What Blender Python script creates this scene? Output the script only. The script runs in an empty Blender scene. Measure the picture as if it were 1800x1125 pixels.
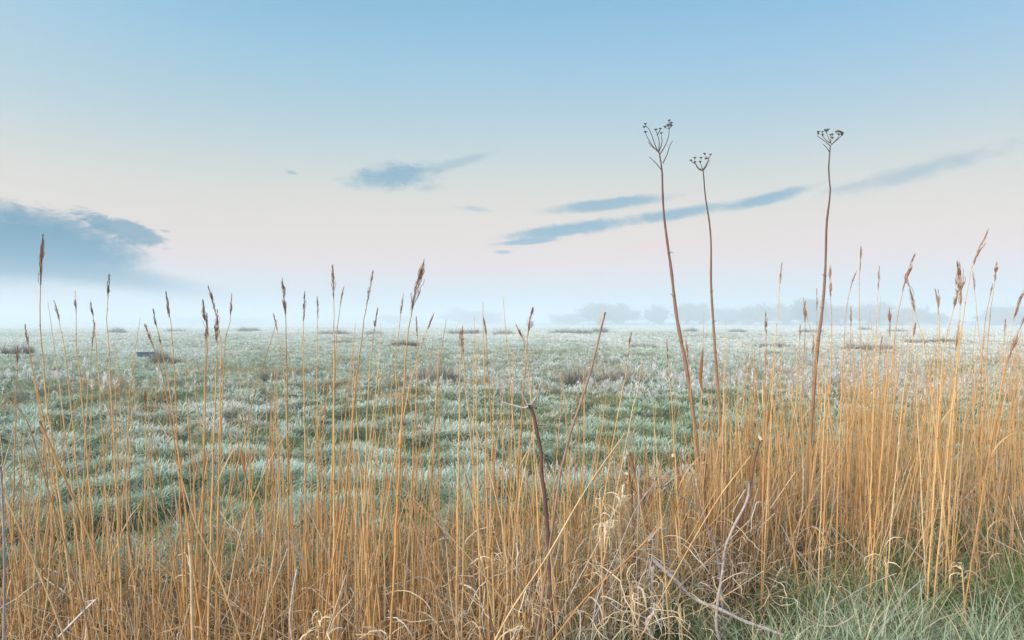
import bpy, math
import numpy as np
from mathutils import Vector

# ------------------------------------------------------------------ camera, light, exposure
S = bpy.context.scene
COL = S.collection
H = 1.4                                   # eye height
cam = bpy.data.cameras.new('camera'); cam.lens = 24; cam.sensor_width = 36
cam.clip_start = 0.05; cam.clip_end = 5000
camo = bpy.data.objects.new('camera', cam); COL.objects.link(camo)
camo.location = (0, 0, H); camo.rotation_euler = (math.radians(90.215), 0, 0)
S.camera = camo
S.view_settings.view_transform = 'Standard'; S.view_settings.look = 'None'
S.view_settings.exposure = 0.30; S.view_settings.gamma = 1.0
S.render.engine = 'CYCLES'
S.cycles.max_bounces = 8; S.cycles.diffuse_bounces = 3; S.cycles.glossy_bounces = 1
S.cycles.transmission_bounces = 1; S.cycles.volume_bounces = 3
S.cycles.use_denoising = True; S.cycles.use_adaptive_sampling = True
S.cycles.adaptive_threshold = 0.012
S.cycles.sample_clamp_indirect = 6

SUN_EL, SUN_AZ = 30.0, 234.0              # degrees; azimuth clockwise from +Y (view direction)
w = bpy.data.worlds.new('World'); S.world = w; w.use_nodes = True
nt = w.node_tree; nt.nodes.clear()

class NB:                                  # tiny node builder
    def __init__(s, nt): s.nt = nt
    def n(s, t, **k):
        nd = s.nt.nodes.new(t)
        for a, b in k.items(): setattr(nd, a, b)
        return nd
    def put(s, sock, v):
        if hasattr(v, 'is_linked') or isinstance(v, bpy.types.NodeSocket): s.nt.links.new(v, sock)
        else: sock.default_value = v
    def m(s, op, a, b=None, c=None, clamp=False):
        nd = s.n('ShaderNodeMath', operation=op); nd.use_clamp = clamp
        s.put(nd.inputs[0], a)
        if b is not None: s.put(nd.inputs[1], b)
        if c is not None: s.put(nd.inputs[2], c)
        return nd.outputs[0]
    def mix(s, f, a, b, mode='MIX'):
        nd = s.n('ShaderNodeMix', data_type='RGBA', blend_type=mode)
        s.put(nd.inputs[0], f); s.put(nd.inputs[6], a); s.put(nd.inputs[7], b)
        return nd.outputs[2]
    def noise(s, vec, scale, detail=4, rough=0.55, dist=0.0):
        nd = s.n('ShaderNodeTexNoise'); nd.inputs['Scale'].default_value = scale
        nd.inputs['Detail'].default_value = detail; nd.inputs['Roughness'].default_value = rough
        nd.inputs['Distortion'].default_value = dist
        if vec is not None: s.put(nd.inputs['Vector'], vec)
        return nd.outputs['Fac']
    def ramp(s, f, stops, interp='LINEAR'):
        nd = s.n('ShaderNodeValToRGB'); nd.color_ramp.interpolation = interp
        e = nd.color_ramp.elements
        while len(e) < len(stops): e.new(0.5)
        for k, (p, c) in enumerate(stops):
            e[k].position = p; e[k].color = (c[0], c[1], c[2], 1) if hasattr(c, '__len__') else (c, c, c, 1)
        s.put(nd.inputs[0], f)
        return nd.outputs[0]
    def smooth(s, v, a, b):
        nd = s.n('ShaderNodeMapRange', interpolation_type='SMOOTHSTEP')
        s.put(nd.inputs[0], v); nd.inputs[1].default_value = a; nd.inputs[2].default_value = b
        return nd.outputs[0]

def lin(r, g, b):
    f = lambda c: (c/255/12.92) if c/255 <= 0.04045 else ((c/255+0.055)/1.055)**2.4
    return (f(r), f(g), f(b))

def world():
    B = NB(nt)
    tc = B.n('ShaderNodeTexCoord'); sx = B.n('ShaderNodeSeparateXYZ')
    nt.links.new(tc.outputs['Generated'], sx.inputs[0])
    X, Y, Z = sx.outputs
    el = B.m('DEGREES', B.m('ARCSINE', Z)); az = B.m('DEGREES', B.m('ARCTAN2', X, Y))
    sky = B.n('ShaderNodeTexSky', sky_type='NISHITA'); sky.sun_disc = False
    sky.sun_elevation = math.radians(SUN_EL); sky.sun_rotation = math.radians(SUN_AZ)
    sky.air_density = 1.0; sky.dust_density = 1.0; sky.ozone_density = 2.0
    skyc = B.n('ShaderNodeVectorMath', operation='SCALE'); nt.links.new(sky.outputs[0], skyc.inputs[0])
    skyc.inputs[3].default_value = 0.06
    g = B.ramp(B.m('DIVIDE', el, 60.0, clamp=True), SKY_STOPS, 'B_SPLINE')
    big = B.noise(tc.outputs['Generated'], 2.2, 2, 0.5)
    g = B.mix(B.m('MULTIPLY', B.smooth(az, -10, 40), B.smooth(el, 6, 24)), g,
              B.mix(1.0, g, (0.93, 0.955, 1.03, 1), 'MULTIPLY'))
    g = B.mix(B.smooth(big, 0.35, 0.7), g, B.mix(1.0, g, (0.96, 0.985, 0.99, 1), 'MULTIPLY'))
    col = B.mix(0.88, skyc.outputs[0], g)
    dt = B.n('ShaderNodeVectorMath', operation='DOT_PRODUCT'); nt.links.new(tc.outputs['Generated'], dt.inputs[0])
    sv = (math.sin(math.radians(SUN_AZ))*math.cos(math.radians(SUN_EL)), math.cos(math.radians(SUN_AZ))*math.cos(math.radians(SUN_EL)), math.sin(math.radians(SUN_EL)))
    dt.inputs[1].default_value = sv
    col = B.mix(B.m('MULTIPLY', B.m('POWER', B.m('MAXIMUM', dt.outputs['Value'], 0.0), 2.0), 0.8), col, (1.7, 1.4, 1.1, 1))
    # clouds, laid out by azimuth and elevation of the sky itself
    cv = B.n('ShaderNodeCombineXYZ'); B.put(cv.inputs[0], B.m('MULTIPLY', az, 0.5)); B.put(cv.inputs[1], B.m('MULTIPLY', el, 1.5))
    n1 = B.noise(cv.outputs[0], 0.6, 8, 0.66, 0.6)
    cv2 = B.n('ShaderNodeCombineXYZ'); B.put(cv2.inputs[0], B.m('MULTIPLY', az, 1.0)); B.put(cv2.inputs[1], B.m('MULTIPLY', el, 2.0))
    n2 = B.noise(cv2.outputs[0], 0.85, 8, 0.68, 0.5)
    nn = B.m('ADD', B.m('MULTIPLY', B.m('SUBTRACT', n1, 0.5), 1.7), B.m('MULTIPLY', B.m('SUBTRACT', n2, 0.5), 1.3))
    def cloud(px, py, rx, ry, tilt, amt, soft, c, nz, col):
        a0 = math.degrees(math.atan((px-900)/1200)); ca = math.cos(math.radians(a0))
        e0 = math.degrees(math.atan((567-py)/1200*ca))
        sx_ = math.degrees(1/1200)*ca*ca; sy_ = math.degrees(1/1200)*ca
        rx *= sx_; ry *= sy_; t = math.atan(math.tan(math.radians(tilt))*sy_/sx_)
        dx = B.m('SUBTRACT', az, a0); dy = B.m('SUBTRACT', el, e0)
        u = B.m('DIVIDE', B.m('ADD', B.m('MULTIPLY', dx, math.cos(t)), B.m('MULTIPLY', dy, math.sin(t))), rx)
        v = B.m('DIVIDE', B.m('SUBTRACT', B.m('MULTIPLY', dy, math.cos(t)), B.m('MULTIPLY', dx, math.sin(t))), ry)
        r = B.m('SQRT', B.m('ADD', B.m('MULTIPLY', u, u), B.m('MULTIPLY', v, v)))
        k = B.m('ADD', B.m('SUBTRACT', 1.0, r), B.m('MULTIPLY', nn, nz))
        f = B.m('MULTIPLY', B.smooth(k, 0.0, soft), amt)
        return B.mix(f, col, (*c, 1))
    for c in CLOUDS: col = cloud(*c, col)
    bg = B.n('ShaderNodeBackground'); B.put(bg.inputs[0], col); bg.inputs[1].default_value = SKY_GAIN
    out = B.n('ShaderNodeOutputWorld'); nt.links.new(bg.outputs[0], out.inputs[0])

SKY_GAIN = 1.0
def E(y): return math.degrees(math.atan((567-y)/1200))/60.0
def dk(c, k=0.74): return tuple(a*k for a in c)
SKY_STOPS = [(0.0, dk(lin(196, 224, 240))), (E(545), dk(lin(206, 228, 242))), (E(500), dk(lin(234, 230, 236), .80)), (E(455), dk(lin(250, 224, 222), .81)),
             (E(400), dk(lin(244, 229, 216), .81)), (E(320), dk(lin(224, 226, 218), .82)), (E(230), dk(lin(188, 215, 226), .83)),
             (E(110), dk(lin(158, 204, 229), .84)), (E(0), dk(lin(132, 191, 226), .85)), (0.50, dk(lin(128, 182, 216))), (0.66, (0.42, 0.68, 0.95)), (1.0, (0.6, 0.85, 1.1))]
CB = dk(lin(116, 170, 198), .78); CL = (0.01, 0.175, 0.305); CG = dk(lin(146, 180, 200), .8)
PK = dk(lin(255, 205, 212), .8)
CLOUDS = [
 (880, 470, 330, 14, 4, 0.45, 1.3, PK, 0.5), (1150, 432, 150, 9, 5, 0.4, 1.2, PK, 0.6),
 (90, 392, 200, 34, -9, 0.7, 0.7, CL, 0.8), (-60, 430, 330, 92, -5, 0.97, 0.6, CL, 0.28), (105, 436, 205, 62, -9, 1.0, 0.6, CL, 0.42),
 (215, 404, 105, 20, -14, 0.8, 0.5, CL, 0.9), (150, 478, 350, 34, -8, 0.9, 0.8, CL, 0.12),
 (690, 310, 112, 29, 7, 0.85, 0.8, CB, 0.75), (805, 287, 95, 12, 17, 0.6, 0.9, CG, 0.7), (752, 330, 36, 9, 5, 0.5, 0.9, CG, 0.6),
 (835, 367, 50, 7, -4, 0.5, 0.9, CG, 0.6), (1070, 359, 135, 14, 5, 0.8, 0.6, CB, 0.45), (1190, 375, 120, 14, 7, 0.85, 0.7, CB, 0.45),
 (1000, 403, 145, 16, 7, 0.9, 0.6, CB, 0.45), (925, 425, 80, 7, 5, 0.85, 0.6, CB, 0.35), (885, 443, 22, 5, 0, 0.75, 0.7, CB, 0.3),
 (1345, 350, 110, 13, 10, 0.85, 0.7, CB, 0.45), (1610, 303, 230, 22, 9, 0.65, 1.0, CG, 0.7), (1480, 330, 60, 7, 8, 0.4, 1.1, CG, 0.5),
 (512, 303, 15, 4.5, -8, 0.7, 0.8, CG, 0.3), (290, 406, 13, 4, -8, 0.6, 0.8, CB, 0.4),
]
world()
sun = bpy.data.lights.new('sun', 'SUN'); sun.energy = 3.0; sun.angle = math.radians(9); sun.color = (1.0, 0.89, 0.77)
suno = bpy.data.objects.new('sun', sun); COL.objects.link(suno)
_a, _e = math.radians(SUN_AZ), math.radians(SUN_EL)
sd = Vector((math.sin(_a)*math.cos(_e), math.cos(_a)*math.cos(_e), math.sin(_e)))
suno.rotation_euler = (-sd).to_track_quat('-Z', 'Y').to_euler(); suno.location = sd*50

# ------------------------------------------------------------------ helpers
rng = np.random.default_rng(11)
def hsh(i, j, s):
    v = (i.astype(np.int64)*374761393 + j.astype(np.int64)*668265263 + s*974711) & 0xFFFFFFFF
    v = ((v ^ (v >> 13))*1274126177) & 0xFFFFFFFF
    return ((v ^ (v >> 16)) & 0xFFFFFF)/float(0xFFFFFF)
def vnoise(x, y, s=0):
    i = np.floor(x); j = np.floor(y); fx = x-i; fy = y-j
    fx = fx*fx*(3-2*fx); fy = fy*fy*(3-2*fy); i = i.astype(np.int64); j = j.astype(np.int64)
    a = hsh(i, j, s); b = hsh(i+1, j, s); c = hsh(i, j+1, s); d = hsh(i+1, j+1, s)
    return a+(b-a)*fx+(c-a)*fy+(a-b-c+d)*fx*fy
def fbm(x, y, s=0, o=3):
    t = 0; a = 0.5; n = 0
    for k in range(o): t = t+a*vnoise(x*2**k+17.3*k, y*2**k-9.1*k, s+k); n += a; a *= 0.5
    return t/n
def sst(a, b, v): t = np.clip((v-a)/(b-a), 0, 1); return t*t*(3-2*t)
def hummock(x, y):
    wx = x+0.16*fbm(x/0.9, y/0.9, 21, 2); wy = y+0.16*fbm(x/0.9+7, y/0.9, 22, 2)
    m = 0.72*vnoise(wx/0.29, wy/0.30, 3)+0.28*fbm(wx/0.95, wy/0.8, 8, 2)
    return sst(0.25, 0.72, m)
def ground_h(x, y):
    x = np.asarray(x, float); y = np.asarray(y, float)
    d = np.hypot(x, y); f = sst(3.6, 6.0, d)
    amp = 0.155*np.where(d > 60, np.clip(60/d, 0.25, 1)**0.5, 1)*(0.55+0.9*fbm(x/3.1, y/3.1, 44, 2))
    return f*(amp*hummock(x, y)-0.08 + 0.14*(fbm(x/6, y/6, 40, 3)-0.5)) + 0.015*(fbm(x/0.3, y/0.3, 50, 2)-0.5)

class Mesh:
    def __init__(s): s.v = []; s.f = []; s.c = []; s.n = 0
    def add(s, V, F, C):
        s.v.append(V.reshape(-1, 3)); s.f.append(F+s.n); s.c.append(np.broadcast_to(C, V.shape).reshape(-1, 3)); s.n += V.size//3
        return s
    def build(s, name, mat, parent=None, smooth=True):
        V = np.concatenate(s.v).astype(np.float32); C = np.concatenate(s.c).astype(np.float32)
        me = bpy.data.meshes.new(name); me.vertices.add(len(V)); me.vertices.foreach_set('co', V.ravel())
        tot = np.concatenate([np.full(len(f), f.shape[1], np.int32) for f in s.f])
        loops = np.concatenate([f.ravel() for f in s.f]).astype(np.int32)
        me.loops.add(len(loops)); me.loops.foreach_set('vertex_index', loops)
        me.polygons.add(len(tot)); st = np.zeros(len(tot), np.int32); st[1:] = np.cumsum(tot)[:-1]
        me.polygons.foreach_set('loop_start', st)
        me.polygons.foreach_set('use_smooth', np.full(len(tot), smooth))
        me.update(calc_edges=True)
        at = me.color_attributes.new('Col', 'FLOAT_COLOR', 'POINT')
        at.data.foreach_set('color', np.concatenate([np.clip(C, 0, 1), np.ones((len(C), 1), np.float32)], 1).astype(np.float32).ravel())
        me.materials.append(mat)
        o = bpy.data.objects.new(name, me); COL.objects.link(o)
        if parent: o.parent = parent
        return o
def norm(v): return v/np.maximum(np.linalg.norm(v, axis=-1, keepdims=True), 1e-9)
def tubes(P, R, C, sides=5):
    """P (N,M,3) R (N,M) C (N,M,3) or colour"""
    N, M = P.shape[:2]
    T = np.empty_like(P); T[:, 1:-1] = P[:, 2:]-P[:, :-2]; T[:, 0] = P[:, 1]-P[:, 0]; T[:, -1] = P[:, -1]-P[:, -2]; T = norm(T)
    mean = norm(P[:, -1]-P[:, 0])
    ref = np.where(np.abs(mean[:, 1:2]) < 0.8, np.array([[0, 1., 0]]), np.array([[1., 0, 0]]))[:, None, :]
    A = norm(np.cross(T, ref)); Bn = np.cross(T, A)
    th = np.arange(sides)*2*math.pi/sides
    V = P[:, :, None]+R[:, :, None, None]*(A[:, :, None]*np.cos(th)[None, None, :, None]+Bn[:, :, None]*np.sin(th)[None, None, :, None])
    idx = np.arange(N*M*sides).reshape(N, M, sides); nx = np.roll(idx, -1, 2)
    F = np.stack([idx[:, :-1], nx[:, :-1], nx[:, 1:], idx[:, 1:]], -1).reshape(-1, 4)
    C = np.broadcast_to(np.asarray(C, float), (N, M, 3))
    return V, F, np.repeat(C[:, :, None], sides, 2)
def ribbons(P, W, side, C):
    N, M = P.shape[:2]
    if side.ndim == 2: side = side[:, None]
    o = side*W[..., None]*0.5
    V = np.stack([P-o, P+o], 2); idx = np.arange(N*M*2).reshape(N, M, 2)
    F = np.stack([idx[:, :-1, 0], idx[:, :-1, 1], idx[:, 1:, 1], idx[:, 1:, 0]], -1).reshape(-1, 4)
    C = np.broadcast_to(np.asarray(C, float), (N, M, 3))
    return V, F, np.repeat(C[:, :, None], 2, 2)
def blades(base, L, Wd, az, tilt, curve, cb, ct, M=4, tp=1.0):
    """curved tapering blades. tilt, curve in radians; cb, ct colours (N,3)"""
    N = len(base); t = np.linspace(0, 1, M)[None, :]
    ang = tilt[:, None]+curve[:, None]*t
    ds = L[:, None]/(M-1)
    hx = np.concatenate([np.zeros((N, 1)), np.cumsum(np.sin(ang[:, :-1])*ds, 1)], 1)
    hz = np.concatenate([np.zeros((N, 1)), np.cumsum(np.cos(ang[:, :-1])*ds, 1)], 1)
    P = np.stack([base[:, None, 0]+hx*np.cos(az)[:, None], base[:, None, 1]+hx*np.sin(az)[:, None], base[:, None, 2]+hz], -1)
    sa = az+math.pi/2+rng.normal(0, 0.7, N)
    side = np.stack([np.cos(sa), np.sin(sa), np.zeros(N)], -1)
    prof = np.maximum(1-t**2.2, 0.12)
    C = cb[:, None]+(ct-cb)[:, None]*(t**tp)[..., None]
    return ribbons(P, Wd[:, None]*prof, side, C)
def spline(pts, n):
    """Catmull-Rom through pts -> n points"""
    p = np.asarray(pts, float)
    if len(p) == 2: return p[0]+(p[1]-p[0])*np.linspace(0, 1, n)[:, None]
    q = np.vstack([2*p[0]-p[1], p, 2*p[-1]-p[-2]])
    seg = np.linalg.norm(p[1:]-p[:-1], axis=1); cum = np.concatenate([[0], np.cumsum(seg)])
    s = np.linspace(0, cum[-1], n); k = np.clip(np.searchsorted(cum, s, side='right')-1, 0, len(seg)-1)
    t = ((s-cum[k])/np.maximum(seg[k], 1e-9))[:, None]
    a, b, c, d = q[k], q[k+1], q[k+2], q[k+3]
    return 0.5*((2*b)+(-a+c)*t+(2*a-5*b+4*c-d)*t**2+(-a+3*b-3*c+d)*t**3)
def W3(px, py, d): return np.array([(px-900)/1200*d, d, H-(py-567)/1200*d])     # where a sighted point stands at distance d

def mat_attr(name, rough=0.75, nscale=60, var=0.35, stretch=(1, 1, 1), bump=0.0, trans=0.0, spec=0.25, fleck=None, lumps=None):
    m = bpy.data.materials.new(name); m.use_nodes = True; t = m.node_tree; t.nodes.clear(); B = NB(t)
    at = B.n('ShaderNodeAttribute', attribute_name='Col')
    geo = B.n('ShaderNodeNewGeometry'); mp = B.n('ShaderNodeMapping'); t.links.new(geo.outputs['Position'], mp.inputs[0])
    mp.inputs['Scale'].default_value = stretch
    n = B.noise(mp.outputs[0], nscale, 3, 0.6)
    k = B.m('MULTIPLY_ADD', n, var*2, 1-var)
    c = B.mix(1.0, at.outputs['Color'], k, 'MULTIPLY')
    if fleck:
        n2 = B.noise(mp.outputs[0], fleck[0], 2, 0.7)
        c = B.mix(B.m('MULTIPLY', B.smooth(n2, fleck[1], fleck[2]), fleck[3]), c, (*fleck[4], 1))
    p = B.n('ShaderNodeBsdfPrincipled'); B.put(p.inputs['Base Color'], c); p.inputs['Roughness'].default_value = rough
    p.inputs['Specular IOR Level'].default_value = spec
    if bump:
        bp = B.n('ShaderNodeBump'); bp.inputs['Strength'].default_value = bump; bp.inputs['Distance'].default_value = 0.002
        B.put(bp.inputs['Height'], n); t.links.new(bp.outputs[0], p.inputs['Normal'])
    out = B.n('ShaderNodeOutputMaterial')
    if trans:
        tr = B.n('ShaderNodeBsdfTranslucent'); B.put(tr.inputs[0], c)
        ms = B.n('ShaderNodeMixShader'); ms.inputs[0].default_value = trans
        t.links.new(p.outputs[0], ms.inputs[1]); t.links.new(tr.outputs[0], ms.inputs[2]); t.links.new(ms.outputs[0], out.inputs[0])
    else: t.links.new(p.outputs[0], out.inputs[0])
    return m
FROST = (0.90, 0.92, 0.93)
M_reed = mat_attr('dry_reed_stem', 0.6, 40, 0.28, (3, 3, 0.35), 0.3, fleck=(160, 0.62, 0.72, 0.35, (0.30, 0.17, 0.08)))
M_plume = mat_attr('reed_plume', 0.85, 300, 0.3)
M_leaf = mat_attr('dry_leaf', 0.8, 90, 0.3, trans=0.25)
M_wood = mat_attr('dead_umbel_stalk', 0.75, 45, 0.35, (4, 4, 0.4), 0.5, fleck=(120, 0.6, 0.7, 0.4, (0.62, 0.52, 0.42)))
M_twig = mat_attr('frosted_branch_bark', 0.85, 90, 0.35, (1, 1, 1), 0.6, fleck=(140, 0.55, 0.68, 0.6, (0.10, 0.07, 0.06)))
M_field = mat_attr('frosted_meadow_grass', 0.8, 6, 0.15, trans=0.2)
M_green = mat_attr('green_bank_grass', 0.6, 40, 0.25, trans=0.2)
M_rush = mat_attr('rush_tussock', 0.8, 8, 0.2)
M_weed = mat_attr('hoar_frost_weed', 0.9, 30, 0.06, trans=0.35)
M_tree = mat_attr('winter_twigs', 0.9, 2, 0.2)
M_iron = mat_attr('dark_trough_metal', 0.45, 12, 0.25, bump=0.2)

def tag(o, label=None, cat=None, group=None, kind=None):
    if label: o['label'] = label
    if cat: o['category'] = cat
    if group: o['group'] = group
    if kind: o['kind'] = kind
    return o
def empty(name, loc):
    e = bpy.data.objects.new(name, None); COL.objects.link(e); e.location = [float(a) for a in loc]; e.empty_display_size = 0.1
    return e
def local(P, root): return P-np.array(root.location)[None, None]

# ------------------------------------------------------------------ ground: one sheet to the horizon
def make_ground():
    a = np.concatenate([np.linspace(-50, 50, 700), np.linspace(50, 310, 131)[1:-1]])
    a = np.radians(a); r = np.concatenate([[0.3, 1.0, 1.6], np.geomspace(2.0, 60, 330), np.geomspace(60, 900, 150)[1:]])
    A, R = np.meshgrid(a, r, indexing='ij'); X = R*np.sin(A); Y = R*np.cos(A); Z = ground_h(X, Y)
    V = np.stack([X, Y, Z], -1); na, nr = A.shape; idx = np.arange(na*nr).reshape(na, nr); nx = np.roll(idx, -1, 0)
    F = np.stack([idx[:, :-1], idx[:, 1:], nx[:, 1:], nx[:, :-1]], -1).reshape(-1, 4)
    hm = hummock(X, Y)[..., None]; d = R[..., None]
    soil = np.array([0.11, 0.075, 0.04]); g = np.array([0.10, 0.13, 0.06]); fr = np.array([0.66, 0.72, 0.71])
    patch = fbm(X/9, Y/14, 70, 3)[..., None]
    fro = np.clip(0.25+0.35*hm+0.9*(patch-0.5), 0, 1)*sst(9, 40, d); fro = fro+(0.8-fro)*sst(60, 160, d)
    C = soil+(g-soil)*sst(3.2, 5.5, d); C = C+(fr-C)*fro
    V = np.concatenate([V.reshape(-1, 3), [[0, 0, 0]]]); C = np.concatenate([C.reshape(-1, 3), [soil]])
    m = Mesh(); m.add(V, F, C)
    m.f.append(np.stack([np.full(na, na*nr), idx[:, 0], np.roll(idx[:, 0], -1)], -1))
    mt = bpy.data.materials.new('frosted_ground'); mt.use_nodes = True; t = mt.node_tree; t.nodes.clear(); B = NB(t)
    at = B.n('ShaderNodeAttribute', attribute_name='Col'); geo = B.n('ShaderNodeNewGeometry'); P = geo.outputs['Position']
    n1 = B.noise(P, 9, 5, 0.65); n2 = B.noise(P, 1.3, 4, 0.6); n3 = B.noise(P, 0.13, 3, 0.5)
    c = B.mix(1.0, at.outputs['Color'], B.m('MULTIPLY_ADD', n1, 0.9, 0.55), 'MULTIPLY')
    c = B.mix(1.0, c, B.m('MULTIPLY_ADD', n2, 0.5, 0.75), 'MULTIPLY')
    c = B.mix(B.m('MULTIPLY', B.smooth(n3, 0.55, 0.75), 0.3), c, (0.30, 0.33, 0.24, 1))
    p = B.n('ShaderNodeBsdfPrincipled'); B.put(p.inputs['Base Color'], c); p.inputs['Roughness'].default_value = 0.9
    p.inputs['Specular IOR Level'].default_value = 0.1
    bp = B.n('ShaderNodeBump'); bp.inputs['Strength'].default_value = 0.8; bp.inputs['Distance'].default_value = 0.05
    B.put(bp.inputs['Height'], n1); t.links.new(bp.outputs[0], p.inputs['Normal'])
    out = B.n('ShaderNodeOutputMaterial'); t.links.new(p.outputs[0], out.inputs[0])
    tag(m.build('ground', mt), kind='structure')
make_ground()

# ------------------------------------------------------------------ meadow grass of the field
def make_field(N=1150000):
    d = np.exp(rng.uniform(math.log(4.0), math.log(190), N)); a = rng.uniform(-0.80, 0.80, N)
    x = d*np.sin(a); y = d*np.cos(a)
    d = np.hypot(x, y)
    hm = hummock(x, y)
    keep = rng.random(N) < 0.55+0.45*hm
    x, y, d, hm = x[keep], y[keep], d[keep], hm[keep]; N = len(x)
    patch = fbm(x/2.2, y/3.0, 81, 3); big = fbm(x/11, y/17, 91, 3); och = fbm(x/1.3+50, y/1.1, 95, 3)
    c1 = vnoise(x/0.13, y/0.13, 61); c2 = vnoise(x/0.30, y/0.24, 62); spot = sst(0.64, 0.78, vnoise(x/0.6+9, y/0.95, 77))*sst(7, 14, d)
    L = (0.75+0.5*c1)*(1+0.5*spot)*(0.036+0.048*hm+0.035*rng.random(N))*(1+0.003*d)*(0.8+0.5*patch)
    Wd = 0.0022+0.0008*d
    e = 0.06; gx = hummock(x+e, y)-hummock(x-e, y); gy = hummock(x, y+e)-hummock(x, y-e)
    q = 0.04; kx = vnoise((x+q)/0.2, y/0.2, 63)-vnoise((x-q)/0.2, y/0.2, 63); ky = vnoise(x/0.2, (y+q)/0.2, 63)-vnoise(x/0.2, (y-q)/0.2, 63)
    az = np.arctan2(-gy-ky*0.9+rng.normal(0, 0.16, N), -gx-kx*0.9+rng.normal(0, 0.16, N))
    tilt = np.abs(rng.normal(0.85, 0.45, N)); curve = rng.uniform(0.2, 1.8, N)
    green = np.array([0.07, 0.145, 0.035]); olive = np.array([0.22, 0.24, 0.07]); ocr = np.array([0.44, 0.33, 0.18])
    u = rng.random((N, 1)); cb = green+(olive-green)*u
    o = np.clip(sst(0.57, 0.70, och)*0.75+0.5*spot, 0, 0.9)[:, None]; cb = cb+(ocr-cb)*o
    fr = np.array([0.64, 0.84, 0.76]); fr2 = np.array([0.92, 0.94, 0.94])
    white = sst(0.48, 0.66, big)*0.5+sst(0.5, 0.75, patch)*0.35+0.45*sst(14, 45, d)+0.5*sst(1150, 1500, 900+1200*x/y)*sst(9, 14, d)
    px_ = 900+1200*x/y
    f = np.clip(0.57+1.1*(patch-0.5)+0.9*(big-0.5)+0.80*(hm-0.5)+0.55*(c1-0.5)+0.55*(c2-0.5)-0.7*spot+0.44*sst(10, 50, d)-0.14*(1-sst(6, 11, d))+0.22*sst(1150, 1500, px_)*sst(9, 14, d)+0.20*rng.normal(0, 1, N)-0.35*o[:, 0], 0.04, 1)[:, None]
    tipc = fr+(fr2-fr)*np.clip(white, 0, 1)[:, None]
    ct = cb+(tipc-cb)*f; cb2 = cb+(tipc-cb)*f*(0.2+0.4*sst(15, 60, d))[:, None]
    base = np.stack([x, y, ground_h(x, y)-0.01], -1)
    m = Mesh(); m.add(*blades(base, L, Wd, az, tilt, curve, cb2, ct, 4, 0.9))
    tag(m.build('meadow_grass', M_field, smooth=False), 'low hummocky frosted green grass covering the open field', 'grass', kind='stuff')
make_field()

# ------------------------------------------------------------------ hoar-white weeds in the field
def make_weeds():
    n = 9000; px = rng.uniform(-150, 1950, n); py = 612+rng.beta(1.6, 2.2, n)*110
    pr = 0.10+0.7*np.exp(-((px-1480)/330)**2)*(py < 715)+0.45*np.exp(-((px-120)/150)**2)*np.exp(-((py-675)/18)**2)+0.5*np.exp(-((px-1080)/150)**2)*np.exp(-((py-690)/22)**2)
    pr *= 0.4+1.2*sst(0.42, 0.62, fbm(px/60, py/12, 7, 2))
    k = rng.random(n) < pr*0.6; px, py = px[k], py[k]
    # clumps beside the reeds, close by
    n2 = 130; px = np.concatenate([px, rng.uniform(870, 1250, n2)]); py = np.concatenate([py, rng.uniform(815, 880, n2)])
    d = 1200*H/(py-567); x = (px-900)/1200*d; y = d; n = len(x)
    hgt = rng.uniform(0.10, 0.22, n)*np.where(d < 8, 0.55, 1.0); z = ground_h(x, y)
    mm = 7; t = np.linspace(0, 1, mm)[None, :, None]
    lean = rng.normal(0, 0.25, (n, 1, 3)); lean[..., 2] = 1
    P = np.stack([x, y, z], -1)[:, None]+lean*hgt[:, None, None]*t
    wd = (0.0012+0.0006*d)[:, None]*np.ones((1, mm))
    m = Mesh(); c = np.array(FROST)*rng.uniform(0.75, 1.08, (n, 1, 1))*np.array([1, 1, 1])
    m.add(*ribbons(P, wd, np.tile([[1., 0, 0]], (n, 1)), c*np.ones((1, mm, 1))))
    K = 22                                           # feathery side sprigs
    ii = np.repeat(np.arange(n), K); tt = rng.uniform(0.05, 1, n*K)
    base = P[ii, 0]+lean[ii, 0]*hgt[ii, None]*tt[:, None]
    blL = hgt[ii]*rng.uniform(0.3, 0.65, n*K); az = rng.uniform(0, 6.28, n*K)
    cc = (c[ii, 0]*rng.uniform(0.85, 1.1, (n*K, 1)))
    m.add(*blades(base, blL, (0.002+0.0011*d)[ii], az, rng.uniform(0.3, 1.1, n*K), rng.uniform(-0.5, 0.8, n*K), cc*0.8, cc, 3))
    tag(m.build('frosted_weeds', M_weed, smooth=False), 'feathery white hoar-frosted weeds scattered through the field', 'weeds', kind='stuff')
make_weeds()

# ------------------------------------------------------------------ rush tussocks
def tussock_mesh(seed, brown):
    global rng; keep = rng; rng = np.random.default_rng(seed)
    n = 1300; nc = 9; cc = rng.uniform(-0.42, 0.42, (nc, 2)); cr = rng.uniform(0.07, 0.2, nc); ch = rng.uniform(0.45, 1.1, nc); ci = rng.integers(0, nc, n)
    r = np.sqrt(rng.random(n)); th = rng.uniform(0, 6.28, n)
    base = np.stack([cc[ci, 0]+cr[ci]*r*np.cos(th), cc[ci, 1]+cr[ci]*r*np.sin(th), np.full(n, -0.04)], -1)
    L = rng.uniform(0.35, 1.0, n)*(1-0.4*r)*ch[ci]; az = th+rng.normal(0, 0.5, n)
    c0 = np.array([0.13, 0.15, 0.09]); c1 = np.array([0.30, 0.23, 0.16]); u = rng.random((n, 1))*brown
    cb = c0+(c1-c0)*u; fr = np.array(FROST); ct = cb+(fr-cb)*np.clip(rng.normal(0.36, 0.22, (n, 1)), 0.05, 1)
    m = Mesh(); m.add(*blades(base, L, np.full(n, 0.018), az, r*0.9+rng.normal(0, 0.15, n), rng.uniform(0, 0.7, n), cb, ct, 5, 2.0))
    o = m.build('rush_tussock', M_rush, smooth=False); rng = keep
    return o
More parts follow.
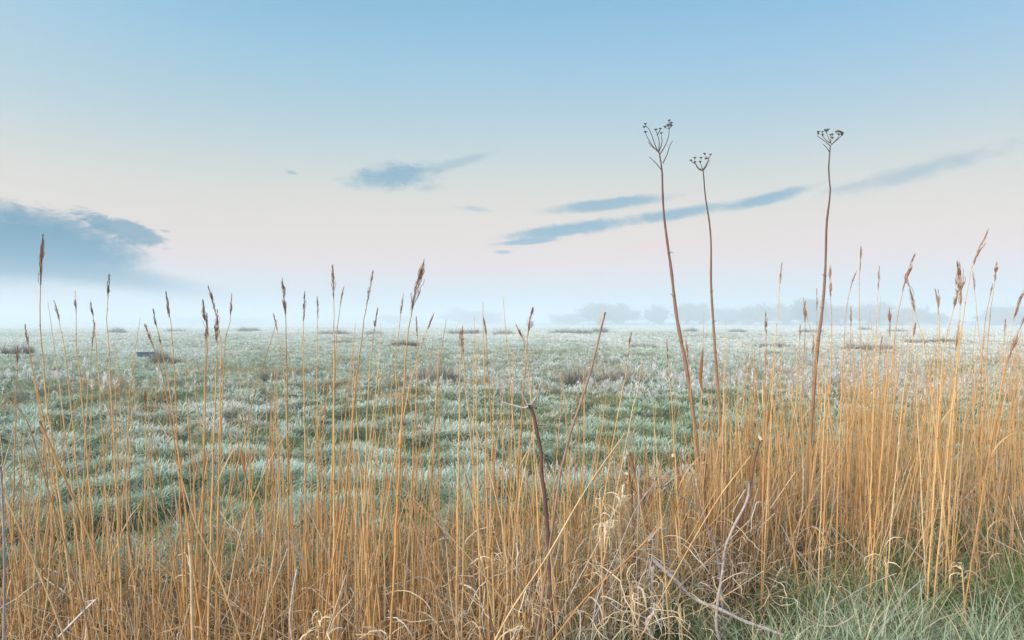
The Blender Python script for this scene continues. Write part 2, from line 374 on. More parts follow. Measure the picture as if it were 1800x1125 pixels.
TV = [tussock_mesh(5, 0.4), tussock_mesh(6, 1.0), tussock_mesh(7, 0.7)]
TUS = [  # px, base py, width px, height px, variant, label
 (770, 672, 62, 26, 1, 'brown rush tussock with frosted tips left of centre in the middle field'),
 (1020, 676, 70, 24, 2, 'wide grey-brown rush clump, left half of the pair behind the forked dead stem'),
 (1088, 674, 70, 26, 1, 'wide brown rush clump, right half of the pair behind the broken leaning stalk'),
 (285, 639, 42, 18, 0, 'dark green rush tussock right beside the dark trough'),
 (473, 671, 36, 18, 0, 'small green rush tussock left of the first tall centre-left plumed reed'),
 (448, 616, 74, 9, 0, 'long low dark rush patch above the small green tussock'),
 (35, 621, 52, 15, 1, 'brown rush tussock near the left edge of the field'),
 (210, 585, 30, 8, 2, 'small grey rush tussock on the far left just under the horizon'),
 (305, 583, 26, 6, 1, 'faint far tussock between the left and middle reed clusters'),
 (436, 582, 38, 7, 0, 'flat dark far tussock above the long rush patch'),
 (590, 588, 46, 9, 1, 'far brown tussock left of the thick-plumed reed'),
 (660, 588, 40, 8, 2, 'far grey tussock just left of the thick-plumed reed'),
 (603, 602, 40, 9, 1, 'low brown tussock under the far brown one'),
 (668, 606, 36, 8, 2, 'low grey tussock nearer than its far neighbour left of the thick-plumed reed'),
 (712, 610, 44, 10, 1, 'low brown tussock crossed by the thick-plumed reed'),
 (824, 587, 50, 9, 1, 'far brown tussock right of the thick-plumed reed'),
 (892, 588, 50, 10, 2, 'far grey tussock behind the bent frosted plume'),
 (1000, 586, 60, 9, 1, 'long far brown tussock just left of the broken leaning stalk'),
 (1052, 585, 40, 9, 2, 'far tussock behind the top of the broken leaning stalk'),
 (1132, 610, 38, 9, 1, 'small brown tussock left of the largest umbel stalk'),
 (1214, 583, 26, 7, 0, 'tiny dark far tussock between the two left umbel stalks'),
 (1300, 584, 30, 6, 2, 'tiny far tussock right of the middle umbel stalk'),
 (1422, 585, 30, 7, 1, 'small reddish far tussock just left of the tall right umbel stalk'),
 (1508, 618, 56, 16, 0, 'dark rush tussock, left one of the pair right of the tall right umbel stalk'),
 (1550, 619, 50, 14, 1, 'brownish rush tussock, right one of the pair right of the tall right umbel stalk'),
 (1522, 580, 26, 6, 2, 'small far tussock above the dark pair on the right'),
 (1582, 583, 34, 6, 0, 'flat far tussock above and right of the dark pair'),
 (1605, 603, 34, 9, 1, 'brown tussock between the dark pair and the thick right plumes'),
 (1660, 602, 40, 8, 1, 'brown tussock behind the thick right plumes'),
 (1360, 612, 50, 8, 1, 'low reddish rush patch between the middle and right umbel stalks'),
]
for i, (px, py, wpx, hpx, v, lab) in enumerate(TUS):
    d = 1200*(H)/(py-567); src = TV[v]; o = src.copy() if any(t.get('used') for t in [src]) else src
    if o is not src: COL.objects.link(o)
    src['used'] = 1
    x = (px-900)/1200*d; o.location = (x, d, float(ground_h(x, d)))
    s = wpx/1200*d/1.05; o.scale = (s, s*0.8, hpx*(2.0 if py > 630 else 1.5)/1200*d/0.75); o.rotation_euler = (0, 0, i*1.3)
    if wpx < 34 and py < 590: o.scale = [a*1.1 for a in o.scale]
    tag(o, lab, 'rush tussock', 'rush tussocks in the frosted field')
for o in TV: del o['used']
for o in COL.objects:
    if 'used' in o: del o['used']

# ------------------------------------------------------------------ trough in the field
def make_trough():
    d = 1200*H/(629-567); x = (259-900)/1200*d; y = d; z = float(ground_h(x, y))+0.045; r = empty('water_trough', (x, y, z))
    L, Dp, Hh, t = 0.72, 0.36, 0.20, 0.03
    def loop(l, dp, zz, n=32):
        a = np.arange(n)/n*2*math.pi; c, s = np.cos(a), np.sin(a)
        return np.stack([l/2*np.sign(c)*np.abs(c)**0.35, dp/2*np.sign(s)*np.abs(s)**0.35, np.full(n, zz)], -1)
    rings = [loop(L*0.92, Dp*0.88, 0), loop(L, Dp, Hh-0.03), loop(L+0.03, Dp+0.03, Hh-0.028), loop(L+0.03, Dp+0.03, Hh), loop(L-t, Dp-t, Hh), loop(L*0.9-t, Dp*0.86-t, 0.04)]
    V = np.concatenate(rings); n = 32; F = []
    for k in range(len(rings)-1):
        for j in range(n): F.append([k*n+j, k*n+(j+1) % n, (k+1)*n+(j+1) % n, (k+1)*n+j])
    m = Mesh(); m.add(V, np.array(F), np.array([0.05, 0.085, 0.12])); m.f.append(np.arange(n)[None]+5*n); m.build('basin', M_iron, r, False)
    V = loop(L*0.97-t, Dp*0.95-t, Hh-0.035); m = Mesh(); m.add(V, np.arange(n)[None], np.array([0.45, 0.60, 0.70])); m.build('ice', M_weed, r, False)
    tag(r, 'small low dark blue trough with an icy top lying in the frosted field', 'trough')
make_trough()

# ------------------------------------------------------------------ misty trees beyond the field
def tree_variant(seed, spread):
    r = np.random.default_rng(seed)
    trunk = Mesh(); crown = Mesh(); bark = np.array([0.10, 0.085, 0.07])
    segs = []; ends = []
    def grow(p, dr, L, rad, lvl):
        q = [p]; dd = dr
        for _ in range(4):
            dd = norm(dd+r.normal(0, 0.14, 3)+np.array([0, 0, 0.03])); q.append(q[-1]+dd*L/4)
        segs.append((np.array(q), np.linspace(rad, rad*0.6, 5), lvl))
        if lvl == 3: ends.append(q[-1]); ends.append(q[2]); return
        for k in range(6 if lvl == 0 else 3):
            a = r.uniform(0, 6.28); e = r.uniform(0.5, 1.1)*spread; st = q[r.integers(1, 5)]
            nd = norm(dd+e*np.array([math.cos(a), math.sin(a), r.uniform(-0.35, 0.5)]))
            grow(st, nd, L*r.uniform(0.6, 0.8), rad*0.55, lvl+1)
    for _ in range(r.integers(2, 4)):
        grow(np.array([0., 0, -0.2]), norm(np.array([r.normal(0, .45), r.normal(0, .3), 1])), 3.0, 0.2, 0)
    for q, rad, lvl in segs:
        (trunk if lvl < 2 else crown).add(*tubes(q[None], rad[None], bark, 4))
    E_ = np.array(ends); E_ = E_[r.integers(0, len(E_), 3600)]+r.normal(0, 0.62, (3600, 3))*(r.random((3600, 1))**0.7)
    dr = norm(r.normal(0, 1, (3600, 3))+np.array([0, 0, 0.4])); Lt = r.uniform(0.4, 1.2, 3600)
    P = E_[:, None]+dr[:, None]*Lt[:, None, None]*np.linspace(0, 1, 3)[None, :, None]
    sd_ = norm(np.cross(dr, r.normal(0, 1, (3600, 3))))
    crown.add(*ribbons(P, np.tile([[0.13, 0.10, 0.03]], (3600, 1)), sd_, np.array([0.17, 0.15, 0.14])))
    zmax = max(np.concatenate(crown.v)[:, 2].max(), 1)
    allv = np.concatenate(crown.v); TEXT.append(float(np.percentile(allv[:, 0], 97)-np.percentile(allv[:, 0], 3))/zmax/1.05)
    for mm in (trunk, crown): mm.v = [a/zmax for a in mm.v]
    return trunk.build('trunk', M_tree), crown.build('crown', M_tree, smooth=False)
TEXT = []
TREEV = [tree_variant(s, sp) for s, sp in ((1, 0.9), (2, 1.1), (3, 0.8), (9, 1.25))]
used_tree = [False]*4
TREES = [ # px, top py, width px, distance, label
 (805, 538, 46, 420, 'faintest misty tree left of centre, right of the thick-plumed reed'), (845, 541, 50, 410, 'faint misty tree beside the tall bare pale reed in the centre'),
 (690, 550, 60, 470, 'barely visible misty tree behind the thick-plumed reed'), (1052, 526, 62, 290, 'rounded misty tree behind the broken leaning stalk'),
 (1095, 530, 44, 300, 'misty tree just right of the rounded one near the centre'), (1010, 546, 50, 350, 'low faint tree left of the rounded one near the centre'),
 (1163, 528, 42, 290, 'misty tree directly left of the largest umbel stalk'), (1205, 527, 40, 285, 'misty tree just right of the largest umbel stalk'),
 (1232, 530, 40, 290, 'misty tree left of the middle umbel stalk'), (1275, 535, 44, 295, 'low misty tree right of the middle umbel stalk'),
 (1310, 538, 36, 280, 'lowest misty tree between middle and right umbel stalks'), (1345, 529, 40, 265, 'misty tree left of the slender sky-high plumed reed'),
 (1378, 530, 42, 262, 'misty tree behind the slender sky-high plumed reed'), (1438, 514, 56, 225, 'tallest misty tree, behind the right umbel stalk'),
 (1480, 525, 42, 232, 'misty tree close right of the tallest one'), (1522, 527, 40, 240, 'misty tree two along right of the tallest'),
 (1548, 528, 34, 244, 'narrow misty tree in the middle of the right-hand group'), (1582, 536, 34, 250, 'low misty tree in the right-hand group'),
 (1608, 530, 36, 246, 'misty tree behind the drooping thick plume'), (1650, 545, 40, 255, 'low far scrubby tree at the gap on the right'),
 (1745, 538, 40, 250, 'misty tree left of the right photo edge'), (1783, 530, 50, 240, 'darker misty tree nearest the right edge'),
 (1830, 528, 60, 240, 'misty tree cut by the right edge'), (330, 556, 60, 520, 'nearly vanished tree far in the left mist'), (440, 558, 60, 540, 'nearly vanished tree right of the left mist one'),
]
for i, (px, py, wpx, d, lab) in enumerate(TREES):
    d *= 1.34; v = i % 4; x = (px-900)/1200*d; r = empty('winter_tree', (x, d, float(ground_h(x, d))-0.1))
    hh = H+(567-py)/1200*d; ww = wpx/1200*d
    for src in TREEV[v]:
        o = src if not used_tree[v] else src.copy()
        if o is not src: COL.objects.link(o)
        o.parent = r
        ext = TEXT[v]
    used_tree[v] = True
    r.scale = (ww/ext, ww/ext, hh); r.rotation_euler = (0, 0, i*0.9)
    tag(r, lab, 'tree', 'misty trees beyond the field')
def make_scrub():
    m = Mesh(); n = 20000; px = rng.uniform(-300, 2200, n)
    dd = 375-60*sst(1250, 1500, px)+rng.uniform(0, 30, n); dd = dd+150*(1-sst(850, 1050, px))
    top = (0.5+2.6*fbm(px/38, px*0+3, 33, 3)**1.6)*(0.5+0.6*sst(1150, 1400, px)); z = rng.random(n)**1.2*top
    x = (px-900)/1200*dd; base = np.stack([x, dd, z-0.3], -1)
    c = np.tile([[0.17, 0.15, 0.14]], (n, 1)); m.add(*blades(base, rng.uniform(0.6, 1.4, n), np.full(n, 0.16), rng.uniform(0, 6.28, n), rng.uniform(0, 1, n), rng.uniform(-.3, .6, n), c, c*1.2, 3))
    tag(m.build('distant_scrub', M_tree, smooth=False), 'low line of misty scrub along the far edge of the field', 'scrub', kind='stuff')
make_scrub()

# ------------------------------------------------------------------ reeds
STRAW = np.array([[0.64, 0.42, 0.20], [0.58, 0.34, 0.145], [0.58, 0.40, 0.22], [0.48, 0.27, 0.12], [0.68, 0.51, 0.31], [0.44, 0.31, 0.20]])*np.array([1.08, 1.07, 1.02])
CNAME = ['golden', 'amber', 'straw', 'orange-brown', 'pale straw', 'grey-brown']
def stem_path(pts, d, n=20, lean_out=0.0):
    """sighted points tip -> down, carried on to the ground"""
    p = [np.array(q, float) for q in pts]
    yg = 567+1200*H/d; s = (p[-1]-p[-2])/max(p[-1][1]-p[-2][1], 1); rest = yg-p[-1][1]
    if rest > 20: p.append(p[-1]+np.array([s[0]*0.8*rest, rest]))
    P = np.array([W3(q[0], q[1], d) for q in spline(p, n)])
    t = np.linspace(1, 0, n); P[:, 1] += lean_out*t**1.3
    P[-1, 2] = min(P[-1, 2], -0.02)
    return P
def stem_into(m, P, r0, r1, col, sides=6, knots=True, r=None):
    n = len(P); P = P.copy(); hs = abs(P[0, 0]*91.7+P[0, 2]*37.3); kk = 0.0022
    P[1:-1, 0] += kk*np.sin(np.arange(1, n-1)*2.1+hs*10)*np.cos(np.arange(1, n-1)*0.77+hs*5); r0 = r0*0.82; r1 = r1*0.9
    t = np.linspace(0, 1, n); R = r1+(r0-r1)*np.minimum(t*1.6, 1)**0.7
    C = np.tile(col, (n, 1))*(1+0.08*np.sin(t*23+P[0, 0]*40))[:, None]
    if knots:                                        # nodes with a slightly swollen, darker ring and a pale sheath above
        L = np.concatenate([[0], np.cumsum(np.linalg.norm(P[1:]-P[:-1], axis=1))])
        ks = np.arange(0.1+abs(P[0, 0]*7 % 0.1), L[-1], 0.17); e = []
        for k in ks: e += [k-0.006, k, k+0.006]
        s = np.unique(np.concatenate([L, e])); s = s[(s >= 0) & (s <= L[-1])]
        P2 = np.stack([np.interp(s, L, P[:, i]) for i in range(3)], 1); R2 = np.interp(s, L, R); C2 = np.stack([np.interp(s, L, C[:, i]) for i in range(3)], 1)
        for k in ks:
            j = np.abs(s-k) < 0.002; R2[j] *= 1.3; C2[j] *= 0.55
        P, R, C = P2, R2, C2
    m.add(*tubes(P[None], R[None], C[None], sides))
def plume_into(m, P, Lp, wid, rg, side=0.0, dens=1.0, col=None):
    """P: path tip->down; panicle occupying the top Lp metres: hugging branchlets set in loose whorls"""
    L = np.concatenate([[0], np.cumsum(np.linalg.norm(P[1:]-P[:-1], axis=1))])
    up = norm(P[0]-P[3]); nw = int(rg.integers(6, 10)); c0 = (np.array([0.35, 0.205, 0.14]) if col is None else col)*rg.uniform(0.85, 1.2)
    Ls = Lp*np.sort(rg.uniform(0.10, 1.0, nw)); Ls[-1] = Lp; big = min(wid/0.02, 2.2)
    nn = []; ss = []; ll = []; lt = []
    for w_, sl in enumerate(Ls):
        k = int(rg.integers(3, 6)*(0.5+0.65*big)); a = rg.uniform(0, 6.28, k)
        for q in range(k):
            nn.append(w_); ss.append(sl+rg.normal(0, 0.012)*0.5); ll.append(rg.uniform(0.16, 0.40)*Lp*(0.5+0.7*sl/Lp))
            v = np.array([math.cos(a[q])+side*1.4, math.sin(a[q]), 0.0]); lt.append(v/np.linalg.norm(v))
    n2 = int(18*big**0.5); ss += list(Lp*rg.random(n2)*0.95+0.004); ll += list(Lp*rg.uniform(0.06, 0.16, n2)); lt += [norm(rg.normal(0, 1, 3)) for _ in range(n2)]
    s = np.maximum(np.array(ss), 0.001); bl = np.minimum(np.array(ll), s+0.03*Lp); lat = np.array(lt); n = len(s)
    lat = norm(lat-(lat@up)[:, None]*up); B0 = np.stack([np.interp(s, L, P[:, i]) for i in range(3)], 1)
    sp = wid*rg.uniform(0.15, 0.62, n)*np.minimum(bl/(0.25*Lp), 1)*np.clip(s/Lp*1.6, 0.02, 1)*np.clip((1.12-s/Lp)*3, 0.3, 1)
    t = np.linspace(0, 1, 6)[None, :, None]
    ax = np.stack([np.interp(s[:, None]-bl[:, None]*t[..., 0], L, P[:, i]) for i in range(3)], -1)
    over = np.maximum(bl[:, None]*t[..., 0]-s[:, None], 0)
    Q = ax+up*over[..., None]+lat[:, None]*sp[:, None, None]*np.sin(t*math.pi*0.62)**0.8+rg.normal(0, 0.0009, (n, 6, 3))
    Q[:, :, 2] -= (0.30*bl*abs(side))[:, None]*t[..., 0]**2
    wd = np.array([0.0007, 0.0013, 0.0024, 0.0018, 0.0023, 0.0005])[None]*rg.uniform(0.55, 1.2, (n, 1))
    c = c0*rg.uniform(0.6, 1.5, (n, 1))
    sdv = norm(np.cross(up+rg.normal(0, .2, (n, 3)), lat+rg.normal(0, 1, (n, 3))))
    cc = c[:, None]*np.array([1.5, 1, 0.9, 1.1, 1, 1.4])[None, :, None]
    m.add(*ribbons(Q, wd, sdv, cc)); m.add(*ribbons(Q, wd, norm(np.cross(sdv, up)), cc))
def leaf_into(m, p, az, L, wd, tilt, curve, col, M=10, twist=0.0, roll=0.0):
    t = np.linspace(0, 1, M); ang = tilt+curve*t; ds = L/(M-1)
    hx = np.concatenate([[0], np.cumsum(np.sin(ang[:-1])*ds)]); hz = np.concatenate([[0], np.cumsum(np.cos(ang[:-1])*ds)])
    a = az+roll*t
    P = np.stack([p[0]+hx*np.cos(a), p[1]+hx*np.sin(a), p[2]+hz], -1); W_ = wd*np.sin(np.clip(0.12+t*0.9, 0, 1)*math.pi)**0.6+0.0008
    sa = az+math.pi/2+twist*t; side = np.stack([np.cos(sa), np.sin(sa), 0.3*np.sin(twist*t)], -1)
    m.add(*ribbons(P[None], W_[None], norm(side)[None], np.tile(col, (M, 1))[None]))

BR = 'B'  # tall plumed reeds: (top->down sighted points, plume length px, plume width px, distance, one-sidedness)
PL = [
 ([(73,413),(70,470),(69,520),(70,580),(82,713),(100,830)], 95, 12, 2.6, 0),
 ([(91,528),(100,560),(110,613),(127,753)], 38, 5, 2.8, 0), ([(133,510),(135,560),(136,613),(150,753)], 40, 4, 2.8, 0),
 ([(155,527),(161,565),(167,613),(178,753)], 42, 5, 2.7, 0), ([(197,483),(193,540),(193,580),(202,753)], 42, 5, 2.6, 0),
 ([(151,568),(148,600),(143,680),(142,760)], 40, 6, 2.9, 0), ([(62,570),(67,610),(72,650),(90,753)], 36, 7, 2.7, 0),
 ([(20,608),(20,650),(20,753)], 32, 5, 2.7, 0), ([(298,513),(304,560),(308,593),(315,753)], 48, 6, 2.6, 0),
 ([(262,544),(271,585),(280,620),(305,760)], 70, 8, 2.5, 0), ([(255,570),(268,605),(283,650),(303,753)], 50, 7, 2.6, 0),
 ([(353,527),(358,560),(361,590),(358,753)], 68, 11, 2.6, 0), ([(365,503),(377,545),(386,590),(388,640),(386,753)], 56, 7, 2.7, 0),
 ([(395,515),(394,560),(385,613),(383,753)], 40, 4, 2.7, 0), ([(371,565),(368,600),(366,650),(363,753)], 40, 8, 2.8, 0),
 ([(388,545),(385,580),(386,620),(380,753)], 58, 11, 2.5, 0), ([(484,551),(492,590),(500,640),(507,753)], 30, 5, 2.8, 0),
 ([(505,490),(508,530),(510,580),(510,753)], 68, 8, 2.6, 0), ([(534,513),(532,560),(532,613),(535,753)], 52, 7, 2.8, 0),
 ([(556,520),(557,560),(556,640),(557,753)], 40, 4, 2.9, 0), ([(582,465),(584,510),(585,560),(586,753)], 62, 10, 2.5, 0),
 ([(604,504),(596,545),(590,613),(586,740)], 38, 4, 2.8, 0), ([(655,476),(645,530),(633,613),(618,753)], 60, 9, 2.5, 0.3),
 ([(664,540),(655,600),(648,680),(645,753)], 55, 5, 2.8, 0), ([(714,516),(708,560),(700,633),(700,753)], 40, 3, 2.9, 0),
 ([(747,454),(734,500),(724,545),(715,613),(706,753)], 100, 19, 2.3, 0.25), ([(763,550),(747,590),(733,633),(705,753)], 60, 5, 2.6, 0),
 ([(735,557),(736,590),(737,640),(730,753)], 35, 4, 3.0, 0), ([(810,570),(807,610),(806,660),(805,753)], 42, 12, 2.6, 0),
 ([(813,588),(814,625),(818,680),(826,753)], 34, 10, 2.8, -0.3), ([(851,557),(856,590),(858,640),(863,713)], 34, 5, 2.9, 0),
 ([(937,540),(929,575),(926,620),(918,720)], 50, 14, 2.7, 0.4), ([(907,571),(920,595),(925,625),(932,680),(937,753)], 45, 8, 2.5, -0.2),
 ([(1107,585),(1102,620),(1098,660),(1080,753)], 45, 6, 2.8, 0), ([(1175,597),(1177,633),(1185,753)], 38, 5, 3.1, 0),
 ([(1376,460),(1371,510),(1363,613),(1358,690)], 42, 6, 3.2, 0), ([(1458,463),(1459,515),(1461,613),(1454,753)], 62, 8, 3.3, 0),
 ([(1510,432),(1508,480),(1508,567),(1520,753)], 46, 6, 3.3, 0), ([(1504,476),(1490,520),(1482,600),(1476,753)], 36, 4, 3.4, 0),
 ([(1562,466),(1558,510),(1553,560),(1540,753)], 46, 7, 3.4, 0), ([(1590,449),(1574,500),(1563,567),(1557,633),(1547,753)], 70, 10, 3.2, 0.4),
 ([(1607,480),(1618,520),(1624,560),(1635,600),(1650,753)], 75, 14, 3.3, -0.5), ([(1632,508),(1638,540),(1643,590),(1640,753)], 32, 5, 3.6, 0),
 ([(1658,508),(1657,540),(1652,600),(1640,740)], 45, 7, 3.7, 0), ([(1678,458),(1678,513),(1668,560),(1656,613),(1646,753)], 88, 15, 3.2, 0.4),
 ([(1700,460),(1700,500),(1697,560),(1680,753)], 80, 16, 3.4, 0.2), ([(1733,404),(1712,450),(1703,480),(1690,560),(1668,753)], 70, 13, 3.2, 0.5),
 ([(1717,477),(1720,520),(1726,590),(1740,753)], 34, 5, 3.8, 0), ([(1767,458),(1763,490),(1747,593),(1733,753)], 38, 8, 3.6, 0),
 ([(1799,508),(1783,550),(1770,620),(1745,753)], 60, 9, 3.6, 0), ([(1803,552),(1788,590),(1770,640),(1745,760)], 95, 13, 3.1, 0.3),
 ([(1735,500),(1728,540),(1722,590),(1716,753)], 20, 4, 3.9, 0), ([(1404,527),(1404,560),(1405,613),(1400,753)], 40, 7, 3.6, 0),
 ([(1408,525),(1417,567),(1430,613),(1440,753)], 40, 4, 3.8, 0), ([(1344,547),(1345,593),(1343,700)], 42, 8, 3.2, 0),
 ([(1392,570),(1392,613),(1390,713)], 26, 4, 3.8, 0), ([(1494,540),(1494,573),(1493,613),(1490,753)], 40, 4, 3.8, 0),
 ([(1442,507),(1441,553),(1438,620)], 46, 4, 3.9, 0), ([(1558,540),(1560,580),(1557,633),(1550,753)], 52, 8, 3.7, 0),
 ([(1678,562),(1673,600),(1668,650),(1662,753)], 55, 8, 3.8, 0.3), ([(1345,622),(1352,660),(1362,720)], 50, 7, 3.3, 0.2),
 ([(1222,590),(1218,640),(1220,700)], 4, 3, 3.6, 0), ([(1215,598),(1218,640),(1222,713)], 46, 6, 3.4, 0),
 ([(1790,610),(1778,660),(1765,740)], 45, 7, 4.0, 0.3), ([(1765,560),(1763,600),(1755,700)], 30, 5, 4.2, 0),
 ([(1436,590),(1433,640),(1430,720)], 35, 6, 4.0, 0), ([(1545,590),(1540,640),(1534,740)], 30, 5, 4.2, 0),
 ([(1597,565),(1592,620),(1584,740)], 30, 5, 4.2, 0), ([(1020,702),(1019,745),(1022,800)], 30, 4, 3.0, 0),
 ([(240,690),(244,730),(246,790)], 40, 8, 2.9, 0), ([(1270,575),(1272,640),(1270,740)], 5, 3, 3.3, 0),
]
PL = [p for p in PL if p[1] > 10]
PLAIN = [
 [(108,532),(115,613),(128,753)], [(48,617),(60,690),(72,753)], [(252,558),(238,640),(228,753)], [(488,562),(460,655),(433,753)],
 [(672,567),(668,640),(655,753)], [(786,562),(776,620),(768,713)], [(833,555),(832,640),(832,753)], [(848,530),(850,620),(853,753)],
 [(884,520),(888,580),(895,647),(903,753)], [(1239,549),(1236,640),(1232,760)], [(1275,560),(1272,640),(1270,753)], [(1310,590),(1303,660),(1295,760)],
 [(1552,520),(1545,600),(1536,753)], [(1582,540),(1574,620),(1562,753)], [(1601,545),(1592,640),(1580,753)], [(1530,545),(1536,640),(1542,753)],
 [(1518,560),(1515,640),(1512,753)], [(1610,530),(1613,620),(1618,753)], [(1765,530),(1752,620),(1738,753)], [(1789,590),(1780,660),(1768,753)],
 [(1708,555),(1700,640),(1690,753)], [(835,590),(836,660),(838,753)], [(903,617),(902,680),(900,753)], [(870,660),(868,720),(865,800)],
 [(200,605),(201,680),(204,753)], [(88,650),(80,720),(74,800)], [(600,655),(598,720),(595,800)], [(624,570),(615,660),(605,753)],
 [(1148,700),(1150,740),(1155,800)], [(620,604),(622,680),(628,753)], [(268,670),(266,720),(268,800)], [(326,700),(330,753),(336,820)],
 [(484,690),(486,753),(490,850)], [(760,590),(752,660),(740,753)], [(770,605),(766,680),(762,760)], [(718,620),(720,690),(724,760)],
 [(1068,700),(1060,753),(1050,830)], [(1128,560+70),(1120,690),(1105,753)], [(1375,590),(1372,660),(1366,753)], [(990,660),(985,720),(978,800)],
 [(1655,560),(1650,640),(1640,753)], [(1725,600),(1716,680),(1704,760)], [(1487,590),(1483,660),(1478,753)], [(1448,570),(1447,650),(1444,753)],
]
LM = [  # landmarks along the picture, by tip position
 (-200, 'the left photo edge'), (73, 'the branched far-left plume'), (197, 'the tall lone left plume'), (353, 'the bushy left plumes'),
 (505, 'the tall left-centre plume'), (655, 'the loose one-sided plume'), (747, 'the thickest centre plume'), (884, 'the tall bare centre reed'),
 (930, 'the forked dead stem'), (1064, 'the broken leaning stalk'), (1155, 'the largest umbel stalk'), (1237, 'the middle umbel stalk'),
 (1376, 'the slender sky-high plume'), (1459, 'the right umbel stalk'), (1590, 'the curved right plume'), (1690, 'the crowded right plumes')]
ORD = ['first', 'second', 'third', 'fourth', 'fifth', 'sixth', 'seventh', 'eighth', 'ninth', 'tenth', 'eleventh', 'twelfth', 'thirteenth', 'fourteenth', 'fifteenth', 'sixteenth',
       'seventeenth', 'eighteenth', 'nineteenth', 'twentieth'] + ['next']*200
def lm_of(x):
    k = 0
    for i, (lx, _) in enumerate(LM):
        if x > lx+1: k = i
    return k
def lean_word(P):
    s = (P[0, 0]-P[-1, 0])/max(P[0, 2]-P[-1, 2], 0.2)
    return 'upright' if abs(s) < 0.07 else ('leaning right' if s > 0 else 'leaning left') if abs(s) < 0.25 else ('slanting right' if s > 0 else 'slanting left')
cnt = {}
plroots = []
for i, (pts, pl, pw, d, side) in enumerate(sorted(PL, key=lambda p: p[0][0][0])):
    rg = np.random.default_rng(500+i); P = stem_path(pts, d, 26, rg.normal(0, 0.05))
    ci = int(rg.choice([0, 1, 2, 3], p=[.4, .3, .15, .15])); col = STRAW[ci]
    r = empty('plumed_reed', P[-1]*[1, 1, 0]); off = np.array(r.location)
    Q = P-off; m = Mesh(); stem_into(m, Q, 0.0036+0.0008*rg.random()+pw*0.00006, 0.0009, col); m.build('stem', M_reed, r)
    m = Mesh(); plume_into(m, Q, pl/1200*d, max(pw, 4)/1200*d*0.92, rg, side); m.build('plume', M_plume, r)
    if i % 3 == 0 or pw > 12:
        m = Mesh(); k = 11+rg.integers(0, 4)
        leaf_into(m, Q[k], rg.choice([0.2, 3.0])+rg.normal(0, .5), rg.uniform(0.12, 0.24), 0.007, rg.uniform(0.1, 0.4), rg.uniform(0.3, 1.6), STRAW[2]*0.95, twist=rg.uniform(0, 2))
        m.build('leaf', M_leaf, r)
    k = lm_of(pts[0][0]-2); cnt[k] = cnt.get(k, 0)+1
    size = 'thick' if pw >= 12 else ('slim' if pw <= 5 else 'narrow'); ln = 'long' if pl >= 65 else ('short' if pl < 38 else 'medium')
    tag(r, f'{lean_word(P)} reed, {ln} {size} plume, {ORD[cnt[k]-1]} plumed right of {LM[k][1]}', 'plumed reed', 'reeds with brown plumes along the field edge')

# the reed bed: world-space stems
def bed(n, u0, u1):
    u = rng.uniform(u0, u1, n)
    fr = 2.45+0.95*sst(950, 1350, u); bk = 3.45+0.8*sst(900, 1150, u)+2.05*sst(1250, 1520, u)
    d = fr+(bk-fr)*rng.random(n)**0.9
    return u, d
items = []     # (tipx, path, r0, r1, colour index, z_top, d)
def add_rand(n, u0, u1, hmix, leanmu, leansd):
    u, d = bed(n, u0, u1)
    for k in range(n):
        q = rng.random(); c = 0
        for pr, lo, hi in hmix:
            c += pr
            if q <= c: z = rng.uniform(lo, hi); break
        x0 = (u[k]-900)/1200*d[k]; z0 = float(ground_h(x0, d[k]))-0.02
        ln = rng.normal(leanmu, leansd)*z; ly = rng.normal(0, 0.09)*z; bend = rng.normal(0, 0.035)*z
        t = np.linspace(1, 0, 9)
        P = np.stack([x0+ln*t+bend*np.sin(t*math.pi), d[k]+ly*t, z0+(z-z0)*t], -1)
        rr = rng.uniform(0.0016, 0.0040); ci = int(rng.choice(6, p=[.28, .27, .15, .14, .08, .08]))
        items.append((P[0, 0]/P[0, 1]*1200+900, P, rr, rr*(0.35 if z > 0.8 else 0.7), ci, z, d[k]))
for pts in PLAIN:
    d = rng.uniform(2.5, 3.0) if pts[0][0] < 1200 else rng.uniform(3.2, 4.2)
    P = stem_path(pts, d, 16, rng.normal(0, 0.04)); ci = int(rng.choice([0, 1, 2, 3, 4], p=[.3, .25, .2, .15, .1]))
    items.append((pts[0][0], P, 0.0036, 0.0010, ci, P[0, 2]+0.6, d))
add_rand(260, -260, 700, [(0.40, 0.15, 0.5), (0.40, 0.5, 0.95), (0.20, 0.95, 1.28)], 0.0, 0.07)
add_rand(55, -200, 760, [(0.5, 0.6, 1.0), (0.5, 0.95, 1.25)], 0.0, 0.06)
add_rand(60, 640, 1250, [(0.6, 0.55, 0.9), (0.4, 0.9, 1.12)], 0.0, 0.08)
add_rand(560, -260, 950, [(0.8, 0.10, 0.38), (0.2, 0.35, 0.6)], 0.0, 0.12)
add_rand(230, 620, 1260, [(0.35, 0.15, 0.5), (0.50, 0.5, 0.95), (0.15, 0.95, 1.2)], 0.0, 0.09)
add_rand(520, 820, 1400, [(0.6, 0.15, 0.5), (0.4, 0.4, 0.8)], 0.0, 0.24)
add_rand(460, 1230, 1560, [(0.2, 0.2, 0.6), (0.45, 0.6, 1.0), (0.35, 0.95, 1.28)], 0.02, 0.07)
add_rand(900, 1480, 2150, [(0.12, 0.2, 0.6), (0.43, 0.6, 1.05), (0.45, 1.0, 1.38)], 0.06, 0.08)
add_rand(250, 1250, 2050, [(0.7, 0.15, 0.5), (0.3, 0.4, 0.8)], 0.05, 0.22)
